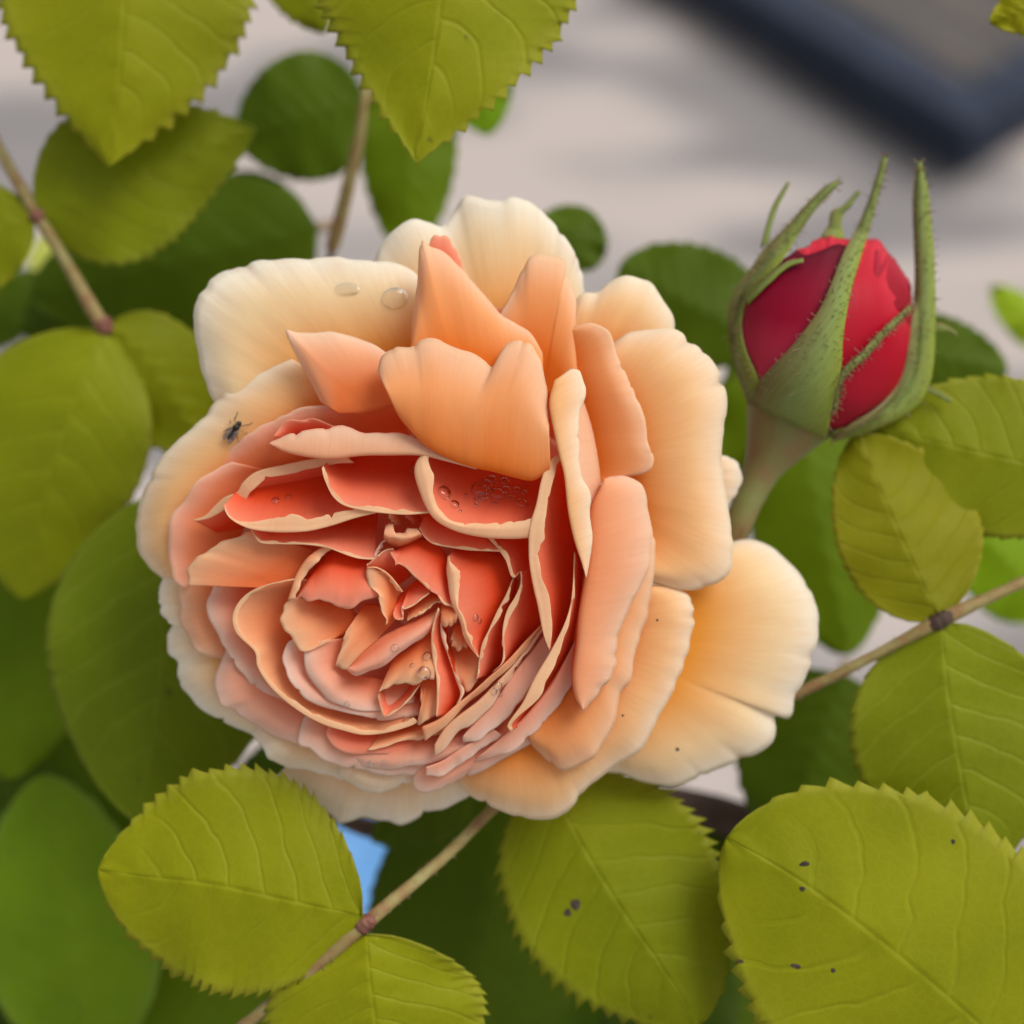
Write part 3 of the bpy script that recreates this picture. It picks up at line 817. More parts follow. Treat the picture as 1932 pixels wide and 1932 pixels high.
def eggpatch(name, left, right, off, pal, mat, nu=26, nvs=5, bulge=0, nmid=2, conv=None, **kw):
    L, R = cr(np.asarray(T('B', left)), nu), cr(np.asarray(T('B', right)), nu)
    rows = []
    for k in range(nmid + 2):
        f = k / (nmid + 1)
        p = L + (R - L) * f
        o = off if not callable(off) else off(np.linspace(0, 1, nu))
        d = egg(p, o) + bulge * 4 * f * (1 - f)
        rows.append(np.c_[p, d])
    return petal(bud, rows, pal, nu=nu, nvs=nvs, mat=mat, name=name, ripple=kw.pop('ripple', 1.5), jag=kw.pop('jag', .8), drop=False, swap=True, **kw)


def eggrows(rows, off, pal, nu=30, **kw):
    R = []
    for i, P_ in enumerate(rows):
        p = cr(np.asarray(T('B', P_)), nu)
        R.append(np.c_[p, egg(p, off)])
    return petal(bud, R, pal, nu=nu, nvs=6, mat=M_BUD, ripple=1.5, drop=False, **kw)


eggrows([[(760, 1250), (900, 1150), (1000, 1000)], [(850, 900), (950, 850), (1020, 850)], [(840, 650), (930, 660), (1016, 720)], [(850, 500), (905, 520), (960, 580), (1014, 668)]], 3, 'bud', jag=2)
eggrows([[(620, 1345), (740, 1340)], [(640, 1150), (800, 1200), (975, 1130)], [(680, 900), (850, 900), (1022, 900)], [(720, 650), (830, 660), (935, 720)], [(765, 480), (800, 455), (850, 458), (893, 500), (908, 560), (885, 660)]], 8, 'budlight', jag=2)
eggrows([[(420, 800), (640, 800)], [(440, 600), (560, 600), (720, 620)], [(470, 500), (490, 486), (530, 490), (545, 455), (620, 438), (700, 448), (735, 470)]], 5, 'budlight', jag=4)
eggrows([[(280, 1130), (420, 1200)], [(215, 950), (380, 1000), (580, 1020)], [(225, 790), (450, 800), (690, 800)], [(290, 660), (480, 640), (715, 640)], [(400, 555), (440, 530), (480, 500), (520, 520), (600, 500), (690, 470), (735, 520)]], 10, 'budpink', jag=3)
SEP = []
tipfade = lambda o: (lambda t: o * (1 + .4 * t))
SEP.append(eggpatch('sepal', [(255, 1228), (300, 1122), (450, 960), (580, 790), (640, 660), (700, 510), (770, 380), (820, 260), (885, 60)], [(612, 1398), (642, 1240), (680, 1060), (690, 900), (725, 710), (765, 570), (805, 430), (850, 280), (901, 72)], 26, 'sepal', M_SEPAL, nu=40, bulge=9, nmid=3, thick=6))
SEP.append(eggpatch('sepal', [(250, 1230), (190, 1050), (152, 880), (160, 780), (190, 680), (250, 600), (320, 500), (420, 400), (540, 270), (620, 200), (668, 180)], [(300, 1130), (232, 970), (212, 850), (240, 735), (310, 650), (400, 560), (480, 430), (560, 310), (672, 190)], 20, 'sepal', M_SEPAL, nu=40, bulge=8, thick=6))
SEP.append(eggpatch('sepal', [(640, 1385), (720, 1328), (870, 1238), (960, 1120), (1002, 960), (1020, 800), (1034, 650), (1030, 450), (1027, 250), (1046, 88)], [(650, 1400), (800, 1362), (950, 1300), (1050, 1225), (1102, 1130), (1122, 960), (1128, 760), (1120, 560), (1106, 400), (1090, 220), (1060, 90)], 18, 'sepal', M_SEPAL, nu=40, bulge=14, nmid=3, thick=6))
SEP.append(eggpatch('sepal_lobe', [(645, 1250), (676, 1090), (780, 985), (880, 876), (1000, 765)], [(660, 1270), (696, 1112), (800, 1008), (900, 896), (1012, 785)], 22, 'sepal', M_SEPAL, bulge=4, thick=6))
SEP.append(eggpatch('sepal', [(588, 445), (625, 385), (636, 325), (690, 300), (765, 224)], [(695, 450), (684, 380), (694, 328), (722, 302), (772, 230)], -20, 'sepal', M_SEPAL, bulge=5, thick=6))
SEP.append(eggpatch('sepal_lobe', [(305, 492), (328, 400), (366, 290), (435, 184)], [(338, 475), (356, 380), (388, 290), (440, 188)], 10, 'sepal', M_SEPAL, bulge=3, thick=6))
SEP.append(eggpatch('sepal_lobe', [(232, 742), (330, 640), (430, 562), (505, 548)], [(246, 758), (342, 662), (440, 582), (506, 558)], 24, 'sepal', M_SEPAL, bulge=2, thick=6))
SEP.append(eggpatch('sepal_lobe', [(1115, 850), (1160, 850), (1225, 895)], [(1110, 890), (1160, 885), (1228, 908)], 10, 'sepal', M_SEPAL, bulge=2, thick=6))
SEP.append(eggpatch('sepal_lobe', [(1090, 1150), (1140, 1170), (1200, 1210)], [(1085, 1170), (1130, 1190), (1198, 1225)], 10, 'sepal', M_SEPAL, bulge=2, thick=6))
stalk = tube('stalk', [(1510, 740, -335), (1486, 790, -335), (1462, 838, -335), (1440, 880, -336), (1424, 915, -336), (1408, 950, -336), (1385, 1005, -345), (1330, 1100, -420), (1200, 1250, -800), (920, 1260, -2200)],
             [110, 84, 58, 38, 31, 28, 27, 26, 30, 36], M_BUDSTEM, bud, n=28)
# glandular hairs along the sepal margins
rng = np.random.default_rng(5)
for s in SEP[:4]:
    me = s.data
    n_ = len(me.vertices)
    HV, HF = [], []
    idx = rng.choice(n_, min(n_, 420), replace=False)
    for i in idx:
        v = np.array(me.vertices[i].co); nn = np.array(me.vertices[i].normal)
        dd = nn + rng.normal(0, .35, 3); dd /= np.linalg.norm(dd)
        Ln = rng.uniform(5, 15) * PX
        a = np.cross(dd, [.2, .5, .8]); a /= np.linalg.norm(a); b = np.cross(dd, a)
        o = len(HV)
        for rr, z in ((.9, 0), (.5, .8), (1.1, .9), (.3, 1.05)):
            for k in range(4):
                HV.append(v + dd * Ln * z + (a * math.cos(k * 1.57) + b * math.sin(k * 1.57)) * rr * PX)
        for r_ in range(3):
            for k in range(4):
                HF.append((o + r_ * 4 + k, o + r_ * 4 + (k + 1) % 4, o + r_ * 4 + 4 + (k + 1) % 4, o + r_ * 4 + 4 + k))
    me2 = bpy.data.meshes.new('hairs')
    me2.from_pydata([tuple(x) for x in HV], [], HF)
    me2.materials.append(M_HAIR)
    ho = link(bpy.data.objects.new('hairs', me2), s)
    ho['kind'] = 'stuff'

#@@LEAVES
def leaflet(parent, mid, wl_, wr_, teeth=16, tilt=(-.25, -.25), tint=(1, 1, 1), p=.82, q=.72, h=11, seed=0, cup=0.0, wave=9, mat=None):
    """serrated leaflet: mid = midrib points (x,y,d) base -> tip; wl_, wr_ half widths; tilt = fall of each half"""
    rng = np.random.default_rng(100 + seed)
    ts = []
    for k in range(teeth):
        for fr in (0, .35, .68, .9):
            ts.append((k + fr) / teeth)
    ts = np.array(ts + [1.0])
    M = np.asarray(mid, float)
    L = np.r_[0, np.cumsum(np.linalg.norm(np.diff(M[:, :2], axis=0), axis=1))]
    C = cr_at(M, L, ts * L[-1])
    tg = np.gradient(C[:, :2], axis=0)
    tg /= np.linalg.norm(tg, axis=1, keepdims=True)
    pr = np.c_[tg[:, 1], -tg[:, 0]]          # left of travel, seen on the page with y down
    prof = np.sin(np.pi * np.clip(ts, 0, 1)**p)**q
    prof = np.clip(prof, 0, 1)
    cols = np.array([-1, -.93, -.74, -.54, -.36, -.18, -.06, 0, .06, .18, .36, .54,   .74, .93, 1])
    G = np.zeros((len(ts), len(cols), 3))
    ST_ = np.zeros_like(G)
    frac = (ts * teeth) % 1.0
    frac[-1] = 0
    hj = np.repeat(rng.uniform(.6, 1.25, teeth), 4)
    hj = np.r_[hj, 1] * np.clip(np.sin(np.pi * ts) * 2.2, 0, 1)
    ph = rng.uniform(0, 6, 4)
    for j, s in enumerate(cols):
        w = (wl_ if s < 0 else wr_) * prof * abs(s)
        tt = tilt[0] if s < 0 else tilt[1]
        off = np.sign(s) * -1
        xy = C[:, :2] + pr * (-off * w)[:, None] * -1
        if abs(s) > .8:
            kk = 1.0 if abs(s) == 1 else .0
            sp_t = L[-1] / teeth
            xy = xy + pr * (off * h * kk * hj * (frac / .9)**1.25)[:, None] + tg * (min(.5 * h, .22 * sp_t) * kk * hj * (frac / .9))[:, None]
        d = C[:, 2] + tt * w + cup * (w / 200.0)**2 * 30
        d = d + wave * abs(s)**1.5 * np.sin(ts * 9 + ph[0] + s * 2) + wave * .6 * abs(s)**2 * np.sin(ts * 21 + ph[1] - s)
        # lateral quilting between the side veins
        d = d - wave * .22 * (1 - abs(s)) * (abs(s) > .02) * np.cos(2 * np.pi * 7.5 * (ts - .24 * abs(s)**1.3 + .035 * np.sign(s)))
        G[:, j] = np.c_[xy, d]
        ST_[:, j] = np.c_[ts, np.full(len(ts), s), np.full(len(ts), seed)]
    Wd = pts3(G)
    N = grid_normals(Wd)
    if np.mean(np.sum(N * (CAM - Wd), axis=2)) < 0:
        Wd, ST_ = Wd[:, ::-1], ST_[:, ::-1]
    tn = np.broadcast_to(np.array(tint), Wd.shape)
    V, F, tc_, s2 = shell(Wd, PX * 3.0, tn, tn * np.array([1.05, 1.1, 1.6]), ST_)
    o = len(BV)
    BV.extend(V.tolist()); BF.extend([tuple(a + o for a in q_) for q_ in F])
    return mesh_obj('leaflet', V, F, mat or M_LEAF, parent, {'tint': ('FLOAT_COLOR', tc_), 'st': ('FLOAT_VECTOR', s2)})


LG = 'leaves of the rose bush'
NSEED = [0]
LEAFS = []


def leaf(label, leaflets, stalks):
    b = leaflets[0]['mid'][0]
    t = thing('rose_leaf', pt(*b), label, 'leaf', LG)
    for kw in leaflets:
        NSEED[0] += 1
        kw.setdefault('seed', NSEED[0])
        leaflet(t, **kw)
    LEAFS.append(t)
    for path, rad in stalks:
        tube('leaf_stalk', path, rad, M_STEM, t, n=10, bumpy=.05)
    return t


Y1, Y2 = (1.12, 1.10, 1.2), (.95, .98, .8)
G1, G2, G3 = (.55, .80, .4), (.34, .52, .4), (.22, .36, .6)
BR_ = (.75, 1.25, .7)
# bottom spray
leaf('yellow green leaf of two saw-toothed leaflets on a brown stalk',
     [dict(mid=[(684, 1728, -150), (560, 1702, -140), (400, 1668, -135), (260, 1652, -150), (186, 1640, -165)], wl_=195, wr_=225, teeth=22, tint=Y1, tilt=(-.12, -.2), q=.66, p=.92, h=14),
      dict(mid=[(692, 1762, -160), (700, 1860, -150), (716, 1980, -160), (735, 2120, -200)], wl_=205, wr_=205, teeth=18, tint=Y1, tilt=(-.25, -.15))],
     [([(945, 1510, -300), (850, 1606, -255), (770, 1675, -205), (690, 1742, -165), (570, 1845, -175), (430, 1960, -210)], [11, 11, 12, 14, 12, 12])])
leaf('yellow green saw-toothed leaflet with two dark specks hanging below the bloom',
     [dict(mid=[(1035, 1470, -330), (1085, 1570, -290), (1170, 1710, -250), (1260, 1840, -235), (1320, 1935, -240)], wl_=205, wr_=185, teeth=20, tint=Y2, tilt=(-.15, -.15), h=22, q=.6)],
     [([(1035, 1475, -332), (1000, 1400, -420), (950, 1300, -700)], [8, 9, 10])])
leaf('largest yellow green leaflet with pale saw teeth and brown flecks, overlapping a veined leaflet',
     [dict(mid=[(2010, 2080, -150), (1800, 1890, -110), (1650, 1765, -105), (1500, 1655, -120), (1372, 1580, -150)], wl_=285, wr_=290, teeth=22, tint=Y1, tilt=(-.08, -.12), h=17, q=.55, p=.95)],
     [([(2008, 2078, -150), (2100, 2160, -200), (2200, 2250, -300)], [10, 11, 12])])
leaf('leaf pair joined at a dark node, one leaflet pale veined, on a slender brown stalk',
     [dict(mid=[(1775, 1172, -270), (1788, 1300, -262), (1812, 1450, -262), (1850, 1660, -280)], wl_=205, wr_=195, teeth=16, tint=(1, 1, 1), tilt=(-.2, -.2), h=8, mat=M_LEAF_BACK),
      dict(mid=[(1772, 1165, -275), (1735, 1090, -290), (1680, 970, -310), (1615, 820, -340)], wl_=118, wr_=150, teeth=16, tint=(1.0, .92, .8), tilt=(-.2, -.2), h=6, q=.6)],
     [([(1490, 1315, -330), (1600, 1262, -300), (1690, 1215, -285), (1775, 1170, -272), (1860, 1130, -280), (1960, 1085, -290)], [11, 10, 10, 14, 11, 11])])
leaf('broad yellow green leaflet just below the crimson bud with its tip behind the bud',
     [dict(mid=[(2080, 905, -330), (1940, 875, -320), (1790, 840, -330), (1632, 800, -370)], wl_=150, wr_=150, teeth=14, tint=Y2, tilt=(-.15, -.2), h=6)],
     [([(2080, 905, -330), (2200, 930, -380)], [9, 9])])
# left spray
leaf('leaf of four smooth looking yellow green leaflets on a long pale stalk beside the bloom',
     [dict(mid=[(190, 622, -630), (150, 740, -600), (95, 900, -615), (40, 1130, -705)], wl_=165, wr_=205, teeth=14, tint=(1.0, 1.05, 1.3), tilt=(-.3, -.1), h=4),
      dict(mid=[(205, 612, -637), (262, 660, -645), (325, 745, -660), (395, 870, -705)], wl_=100, wr_=118, teeth=14, tint=Y2, tilt=(-.25, -.2), h=4),
      dict(mid=[(72, 408, -600), (180, 362, -570), (320, 300, -577), (482, 244, -615)], wl_=150, wr_=150, teeth=16, tint=(.95, 1.05, 1.3), tilt=(-.1, -.3), h=9, q=.85, p=.66),
      dict(mid=[(64, 410, -600), (0, 430, -585), (-80, 460, -585), (-200, 500, -600)], wl_=105, wr_=105, teeth=10, tint=Y2, h=5)],
     [([(-60, 170, -645), (20, 320, -622), (70, 405, -607), (125, 495, -622), (192, 612, -637), (205, 625, -642)], [11, 11, 13, 11, 14, 9])])
leaf('soft yellow green leaf hanging tip down over a pointed leaflet of the pale stalk',
     [dict(mid=[(250, -200, -480), (238, -40, -440), (228, 120, -432), (205, 314, -464)], wl_=235, wr_=235, teeth=18, tint=Y1, tilt=(-.2, -.2), h=16, q=.95, p=.68)],
     [([(250, -200, -480), (270, -300, -360)], [9, 10])])
leaf('sharp pointed yellow green leaf hanging tip down above the bloom',
     [dict(mid=[(872, -330, -230), (850, -150, -195), (825, 60, -190), (785, 308, -210)], wl_=262, wr_=262, teeth=26, tint=Y1, tilt=(-.18, -.2), h=16, q=1.0, p=.68)],
     [([(872, -328, -230), (890, -430, -300)], [9, 10])])
leaf('large dull green leaf seen from below with a pale midrib, tucked under the bloom',
     [dict(mid=[(318, 930, -520), (306, 1100, -500), (298, 1300, -490), (262, 1550, -520)], wl_=230, wr_=215, teeth=14, tint=(.75, .88, .9), tilt=(-.2, -.15), h=4, q=.66, p=.9, mat=M_LEAF_BACK)],
     [([(318, 935, -520), (360, 860, -600), (500, 800, -900)], [9, 10, 12])])
# farther leaves, out of focus
def far(label, base, tip, w, d, tint, bend=0, **kw):
    d = d * 1.5 if d < -450 else d
    bx, by = base; tx, ty = tip
    mx, my = (bx + tx) / 2 + bend * (ty - by), (by + ty) / 2 - bend * (tx - bx)
    kw.setdefault('teeth', 10)
    leaf(label, [dict(mid=[(bx, by, d), (mx, my, d + 15), (tx, ty, d - 10)], wl_=w, wr_=w, tint=tint, h=kw.pop('h', 5), **kw)],
         [([(bx, by, d), (bx + (bx - tx) * .06, by + (by - ty) * .06, d - 250), (bx, by, d - 900)], [8, 8, 9])])


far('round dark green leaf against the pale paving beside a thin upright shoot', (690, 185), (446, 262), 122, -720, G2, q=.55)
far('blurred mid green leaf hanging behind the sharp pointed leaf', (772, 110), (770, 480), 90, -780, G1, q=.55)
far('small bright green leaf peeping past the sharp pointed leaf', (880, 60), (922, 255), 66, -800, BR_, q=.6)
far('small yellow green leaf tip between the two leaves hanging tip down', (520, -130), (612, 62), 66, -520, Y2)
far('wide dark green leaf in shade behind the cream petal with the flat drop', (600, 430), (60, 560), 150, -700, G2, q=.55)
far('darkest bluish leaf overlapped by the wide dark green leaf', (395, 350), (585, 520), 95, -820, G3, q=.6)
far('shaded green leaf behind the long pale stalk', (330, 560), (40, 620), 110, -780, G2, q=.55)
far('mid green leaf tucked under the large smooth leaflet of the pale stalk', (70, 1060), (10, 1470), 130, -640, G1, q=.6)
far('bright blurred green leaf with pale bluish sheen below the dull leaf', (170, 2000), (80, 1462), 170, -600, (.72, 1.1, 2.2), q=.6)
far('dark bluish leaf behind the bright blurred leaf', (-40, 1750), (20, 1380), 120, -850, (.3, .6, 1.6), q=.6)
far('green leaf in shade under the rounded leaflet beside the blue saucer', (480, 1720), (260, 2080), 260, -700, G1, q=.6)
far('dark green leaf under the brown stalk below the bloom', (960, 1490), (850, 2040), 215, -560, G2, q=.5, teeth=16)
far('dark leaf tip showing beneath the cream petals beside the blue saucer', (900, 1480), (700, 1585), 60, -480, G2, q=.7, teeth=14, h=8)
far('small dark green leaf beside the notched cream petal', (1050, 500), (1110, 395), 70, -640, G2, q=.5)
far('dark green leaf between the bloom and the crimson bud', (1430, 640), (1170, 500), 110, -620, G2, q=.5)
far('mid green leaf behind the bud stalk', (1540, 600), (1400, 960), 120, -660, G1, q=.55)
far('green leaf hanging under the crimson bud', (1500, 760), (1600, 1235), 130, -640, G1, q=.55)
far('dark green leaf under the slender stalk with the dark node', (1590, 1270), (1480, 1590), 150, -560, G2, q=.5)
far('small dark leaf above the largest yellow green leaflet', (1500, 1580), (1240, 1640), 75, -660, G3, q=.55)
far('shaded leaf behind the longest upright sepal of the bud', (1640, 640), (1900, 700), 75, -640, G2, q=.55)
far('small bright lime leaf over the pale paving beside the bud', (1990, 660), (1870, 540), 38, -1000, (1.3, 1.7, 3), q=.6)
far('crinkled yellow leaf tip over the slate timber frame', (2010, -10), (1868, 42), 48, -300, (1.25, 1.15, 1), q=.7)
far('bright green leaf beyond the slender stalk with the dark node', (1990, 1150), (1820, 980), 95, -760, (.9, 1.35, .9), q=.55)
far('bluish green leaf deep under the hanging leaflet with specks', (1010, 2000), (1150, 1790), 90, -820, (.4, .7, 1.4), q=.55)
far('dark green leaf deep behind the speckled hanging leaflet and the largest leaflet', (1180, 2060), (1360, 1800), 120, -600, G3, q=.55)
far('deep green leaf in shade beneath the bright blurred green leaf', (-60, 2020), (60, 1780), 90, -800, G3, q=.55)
far('pale yellow leaf shape coloured as a sunlit gap behind the long pale stalk', (60, 520), (150, 425), 42, -1100, (3.0, 2.9, 60), q=.6)  # added leaf; its very bright tint stands in for a sunlit glint

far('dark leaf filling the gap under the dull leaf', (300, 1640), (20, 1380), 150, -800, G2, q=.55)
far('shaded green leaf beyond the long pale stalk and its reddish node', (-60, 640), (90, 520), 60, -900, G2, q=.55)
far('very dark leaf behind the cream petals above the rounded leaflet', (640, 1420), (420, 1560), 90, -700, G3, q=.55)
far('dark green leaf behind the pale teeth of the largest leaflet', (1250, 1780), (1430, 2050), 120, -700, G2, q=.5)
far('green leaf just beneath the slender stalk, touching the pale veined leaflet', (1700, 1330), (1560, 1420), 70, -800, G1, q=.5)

def bristles(o, count, lo, hi, rng, mat, keep=lambda c: True):
    me = o.data
    HV, HF = [], []
    n_ = len(me.vertices)
    for i in rng.choice(n_, min(n_, count), replace=False):
        v = np.array(me.vertices[i].co); nn = np.array(me.vertices[i].normal)
        dd = nn + rng.normal(0, .3, 3); dd /= np.linalg.norm(dd)
        a = np.cross(dd, [.2, .5, .8]); a /= np.linalg.norm(a); b = np.cross(dd, a)
        Ln = rng.uniform(lo, hi) * PX
        o_ = len(HV)
        for rr, z in ((1.3, -.1), (.6, .6), (.15, 1)):
            for k in range(4):
                HV.append(v + dd * Ln * z + (a * math.cos(k * 1.57) + b * math.sin(k * 1.57)) * rr * PX)
        for r_ in range(2):
            for k in range(4):
                HF.append((o_ + r_ * 4 + k, o_ + r_ * 4 + (k + 1) % 4, o_ + r_ * 4 + 4 + (k + 1) % 4, o_ + r_ * 4 + 4 + k))
    m2 = bpy.data.meshes.new('bristles')
    m2.from_pydata([tuple(x) for x in HV], [], HF)
    m2.materials.append(mat)
    b_ = link(bpy.data.objects.new('bristles', m2), o)
    b_['kind'] = 'stuff'


M_NODE = plain_material('reddish_node', [(.35, (.16, .05, .04)), (.65, (.24, .11, .07))], 400, .7, .5, .0004)
for k, (x, y, d, dx, dy, r, m_) in ((0, (690, 1742, -163, 16, -14, 17, M_NODE)), (3, (1775, 1170, -272, 26, -13, 16, M_OLD)), (5, (196, 616, -640, 10, 14, 19, M_NODE)), (5, (72, 408, -606, 8, 12, 16, M_NODE))):
    tube('node', [(x - dx, y - dy, d), (x - dx * .3, y - dy * .3, d + 2), (x + dx * .4, y + dy * .4, d + 2), (x + dx, y + dy, d)], [r * .55, r, r * .9, r * .5], m_, LEAFS[k], n=12, bumpy=.16)
rb_ = np.random.default_rng(11)
for k in (0, 3, 5):
    for c in LEAFS[k].children:
        if c.name.startswith('leaf_stalk'):
            bristles(c, 110, 4, 10, rb_, M_HAIR)
bristles(stalk, 70, 4, 9, rb_, M_HAIR)

#@@CANES
def cane(label, paths):
    t = thing('rose_cane', pt(*paths[0][0][0]), label, 'cane', 'canes of the rose bush')
    for i, (pth, rad) in enumerate(paths):
        tube('shoot' if i else 'main_stem', pth, rad, M_STEM, t, n=12, bumpy=.04)


def cane_old(label, pth, rad):
    t = thing('rose_cane', pt(*pth[0]), label, 'cane', 'canes of the rose bush')
    tube('main_stem', pth, rad, M_OLD, t, n=12, bumpy=.05)


cane_old('old dark brown cane crossing below the wide cream petal', [(980, 1420, -1300), (1180, 1500, -1050), (1330, 1530, -1000), (1560, 1600, -1050), (1800, 1640, -1500)], [30, 34, 36, 36, 40])
cane_old('dark brown cane behind the blue saucer gap below the bloom', [(560, 1490, -1000), (680, 1558, -800), (780, 1560, -900), (900, 1480, -1300)], [16, 18, 20, 22])
cane('thin blurred green shoot rising behind the top of the bloom',
     [([(690, 160, -760), (678, 260, -770), (650, 380, -800), (620, 520, -900), (640, 900, -1800)], [7, 11, 13, 14, 20])])

#@@SMALL
tree = BVHTree.FromPolygons([Vector(v) for v in BV], BF)


def hit(x, y):
    o = Vector(CAM)
    d = (Vector(pt(x, y, 0)) - o).normalized()
    return tree.ray_cast(o, d)


mw, n, l = new_mat('water')
tr = n.new('ShaderNodeBsdfTransparent')
gl = n.new('ShaderNodeBsdfGlossy'); gl.inputs['Roughness'].default_value = .04
fr_ = n.new('ShaderNodeFresnel'); fr_.inputs['IOR'].default_value = 1.45
tc = n.new('ShaderNodeTexCoord')
fw = noise(n, l, tc.outputs['Object'], 900, 1)
bw = n.new('ShaderNodeBump'); bw.inputs['Strength'].default_value = .03; bw.inputs['Distance'].default_value = .0001
l.new(fw, bw.inputs['Height']); l.new(bw.outputs[0], gl.inputs['Normal'])
tr.inputs[0].default_value = (.97, .96, .95, 1)
wm = n.new('ShaderNodeMixShader')
l.new(fr_.outputs[0], wm.inputs[0]); l.new(tr.outputs[0], wm.inputs[1]); l.new(gl.outputs[0], wm.inputs[2])
l.new(wm.outputs[0], n['Material Output'].inputs[0])


def drop(x, y, r, label, group, flat=.5, ell=1.0):
    loc, nor, _, _ = hit(x, y)
    if loc is None:
        return
    if nor.dot(Vector(CAM) - loc) < 0:
        nor = -nor
    V, F = [], []
    nr_, ns_ = 8, 18
    q = nor.to_track_quat('Z', 'Y')
    for i in range(nr_ + 1):
        ph = math.pi * .62 * i / nr_
        for k in range(ns_):
            a = 2 * math.pi * k / ns_
            p = Vector((math.sin(ph) * math.cos(a) * ell, math.sin(ph) * math.sin(a), (math.cos(ph) + .10) * flat)) * r * PX
            V.append(tuple(q @ p))
    for i in range(nr_):
        for k in range(ns_):
            F.append((i * ns_ + k, i * ns_ + (k + 1) % ns_, (i + 1) * ns_ + (k + 1) % ns_, (i + 1) * ns_ + k))
    F.append(tuple(nr_ * ns_ + k for k in range(ns_)))
    o = mesh_obj('water_drop', V, F, mw)
    o.location = loc
    o['label'] = label
    o['category'] = 'water drop'
    if group:
        o['group'] = group


drop(745, 563, 22, 'round flat water drop on the broad cream petal behind the pointed petals', None, .35, 1.2)
drop(655, 546, 14, 'long shallow water smear on the broad cream petal behind the pointed petals', None, .2, 1.8)
PL = 'clear water drop in the pocket of the salmon petal below the heart-shaped petal'
for x, y, r in ((838, 930, 15), (858, 952, 10), (905, 925, 17), (918, 915, 12), (912, 937, 10), (938, 932, 14), (955, 925, 10), (928, 905, 10), (952, 908, 9), (985, 950, 12), (900, 945, 7), (898, 954, 5), (935, 950, 6), (965, 940, 7), (975, 925, 8), (880, 935, 5), (868, 965, 4), (990, 930, 6)):
    drop(x, y, r, PL, 'drops in the salmon pocket')
drop(780, 889, 9, 'bead of water hanging outside the cream lip of the salmon pocket petal', None, .9)
drop(745, 1223, 8, 'bead of water on the long pink finger-like petal in the centre', None, .6)
DL = 'small water bead on the lower inner petals of the bloom'
for x, y, r in ((726, 1274, 9), (800, 1270, 14), (806, 1238, 9), (778, 1256, 5), (770, 1358, 9), (897, 1165, 7), (905, 1172, 5), (940, 1295, 9), (932, 1305, 7), (945, 1310, 5), (520, 945, 9), (545, 938, 7), (700, 1440, 6), (725, 1438, 5), (655, 1328, 6)):
    drop(x, y, r, DL, 'beads on the lower inner petals', .6)

M_SPECK = plain_material('dark_speck', [(.4, (.022, .016, .014)), (.6, (.07, .05, .035))], 900, .9)


def speck(x, y, r, parent, ell=1.0, flat=.10):
    loc, nor, _, _ = hit(x, y)
    if loc is None:
        return
    if nor.dot(Vector(CAM) - loc) < 0:
        nor = -nor
    q = nor.to_track_quat('Z', 'Y')
    V, F, n1 = [], [], 14
    for rr, z in ((1, -.05), (.85, .7), (.45, 1), (.02, 1.05)):
        for k in range(n1):
            a = 2 * math.pi * k / n1
            w = 1 + .12 * math.sin(3 * a + x)
            V.append(tuple(loc + q @ Vector((rr * w * ell * math.cos(a), rr * w * math.sin(a), z * flat)) * r * PX))
    for i in range(3):
        for k in range(n1):
            F.append((i * n1 + k, i * n1 + (k + 1) % n1, (i + 1) * n1 + (k + 1) % n1, (i + 1) * n1 + k))
    mesh_obj('speck', V, F, M_SPECK, parent)


for x, y, r, e in ((1086, 1706, 12, 1), (1071, 1722, 8, 1)):
    speck(x, y, r, LEAFS[1], e)
for x, y, r, e in ((1518, 1630, 5, 2.2), (1514, 1677, 5, 1.2), (1572, 1831, 5, 1), (1500, 1822, 5, 2.6), (1398, 1814, 4, 1.6), (1798, 1588, 5, 1)):
    speck(x, y, r, LEAFS[2], e)
for x, y, r in ((1278, 1414, 4), (1175, 1350, 2.5), (1240, 1170, 2.5)):
    speck(x, y, r, bloom)

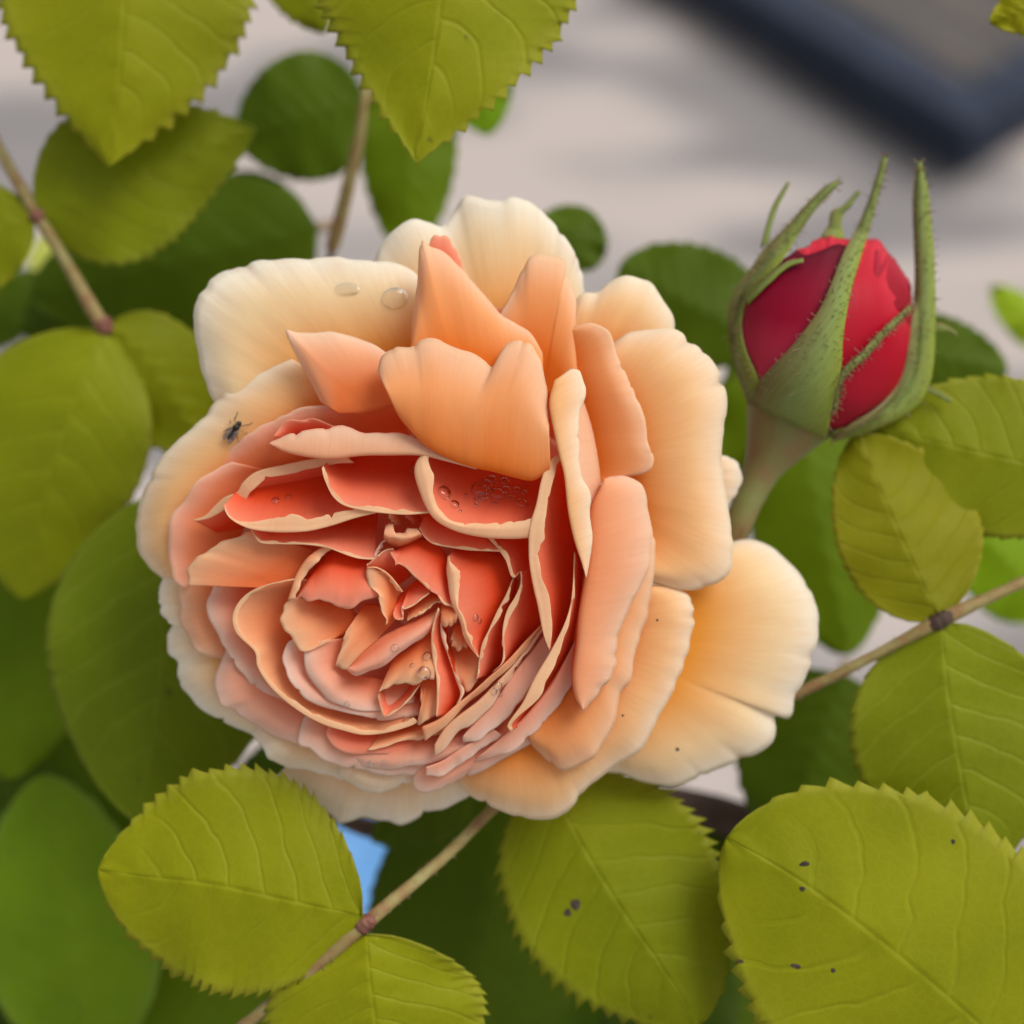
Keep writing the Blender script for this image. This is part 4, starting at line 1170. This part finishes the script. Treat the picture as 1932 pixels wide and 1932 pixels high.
M_FLY = plain_material('fly_body', [(.4, (.012, .010, .009)), (.6, (.035, .028, .022))], 900, .4, .2, .0001)
mwg, n, l = new_mat('fly_wing')
pb = n['Principled BSDF']
tc = n.new('ShaderNodeTexCoord')
l.new(ramp(n, l, noise(n, l, tc.outputs['Object'], 1500, 2), [(.4, (.10, .08, .07)), (.6, (.2, .17, .15))]), pb.inputs['Base Color'])
pb.inputs['Alpha'].default_value = .5
loc, nor, _, _ = hit(445, 812)
if nor.dot(Vector(CAM) - loc) < 0:
    nor = -nor
fly = thing('fly', loc, 'tiny black fly resting on a pale outer petal', 'fly')
fx = Vector(pt(455, 800, 0) - pt(436, 826, 0)).normalized()
fx = (fx - nor * fx.dot(nor)).normalized()
fy = nor.cross(fx)


def ell(V, F, c, r, n1=8, n2=12):
    o = len(V)
    for i in range(n1 + 1):
        ph = math.pi * i / n1
        for k in range(n2):
            a = 2 * math.pi * k / n2
            p = (c[0] + math.cos(ph) * r[0], c[1] + math.sin(ph) * math.cos(a) * r[1], c[2] + math.sin(ph) * math.sin(a) * r[2])
            V.append(tuple(fx * p[0] * PX + fy * p[1] * PX + nor * p[2] * PX + loc))
    for i in range(n1):
        for k in range(n2):
            F.append((o + i * n2 + k, o + i * n2 + (k + 1) % n2, o + (i + 1) * n2 + (k + 1) % n2, o + (i + 1) * n2 + k))


for nm, c, r in (('abdomen', (-10, 0, 8), (13, 6, 6)), ('thorax', (6, 0, 10), (8, 7, 7)), ('head', (16, 0, 9), (5, 5.5, 5))):
    V, F = [], []
    ell(V, F, c, r)
    mesh_obj(nm, V, F, M_FLY, fly)
for sgn in (-1, 1):
    V, F = [], []
    ell(V, F, (-12, sgn * 7, 13), (17, 5, .5), 6, 10)
    mesh_obj('wing', V, F, mwg, fly)
    for k, (bx, ex, ey) in enumerate(((11, 26, 16), (6, 8, 19), (2, -14, 17))):
        P = [(bx, sgn * 4, 8), ((bx + ex) / 2, sgn * ey * .7, 14), (ex, sgn * ey, 1), (ex * 1.25, sgn * ey * 1.15, 0)]
        V, F = [], []
        Q = [fx * p[0] * PX + fy * p[1] * PX + nor * p[2] * PX + loc for p in P]
        for i, p in enumerate(Q):
            for j in range(4):
                a = j * math.pi / 2
                V.append(tuple(p + (fy * math.cos(a) + nor * math.sin(a)) * PX * (1.2 - .2 * i)))
        for i in range(3):
            for j in range(4):
                F.append((i * 4 + j, i * 4 + (j + 1) % 4, i * 4 + 4 + (j + 1) % 4, i * 4 + 4 + j))
        mesh_obj('leg', V, F, M_FLY, fly)
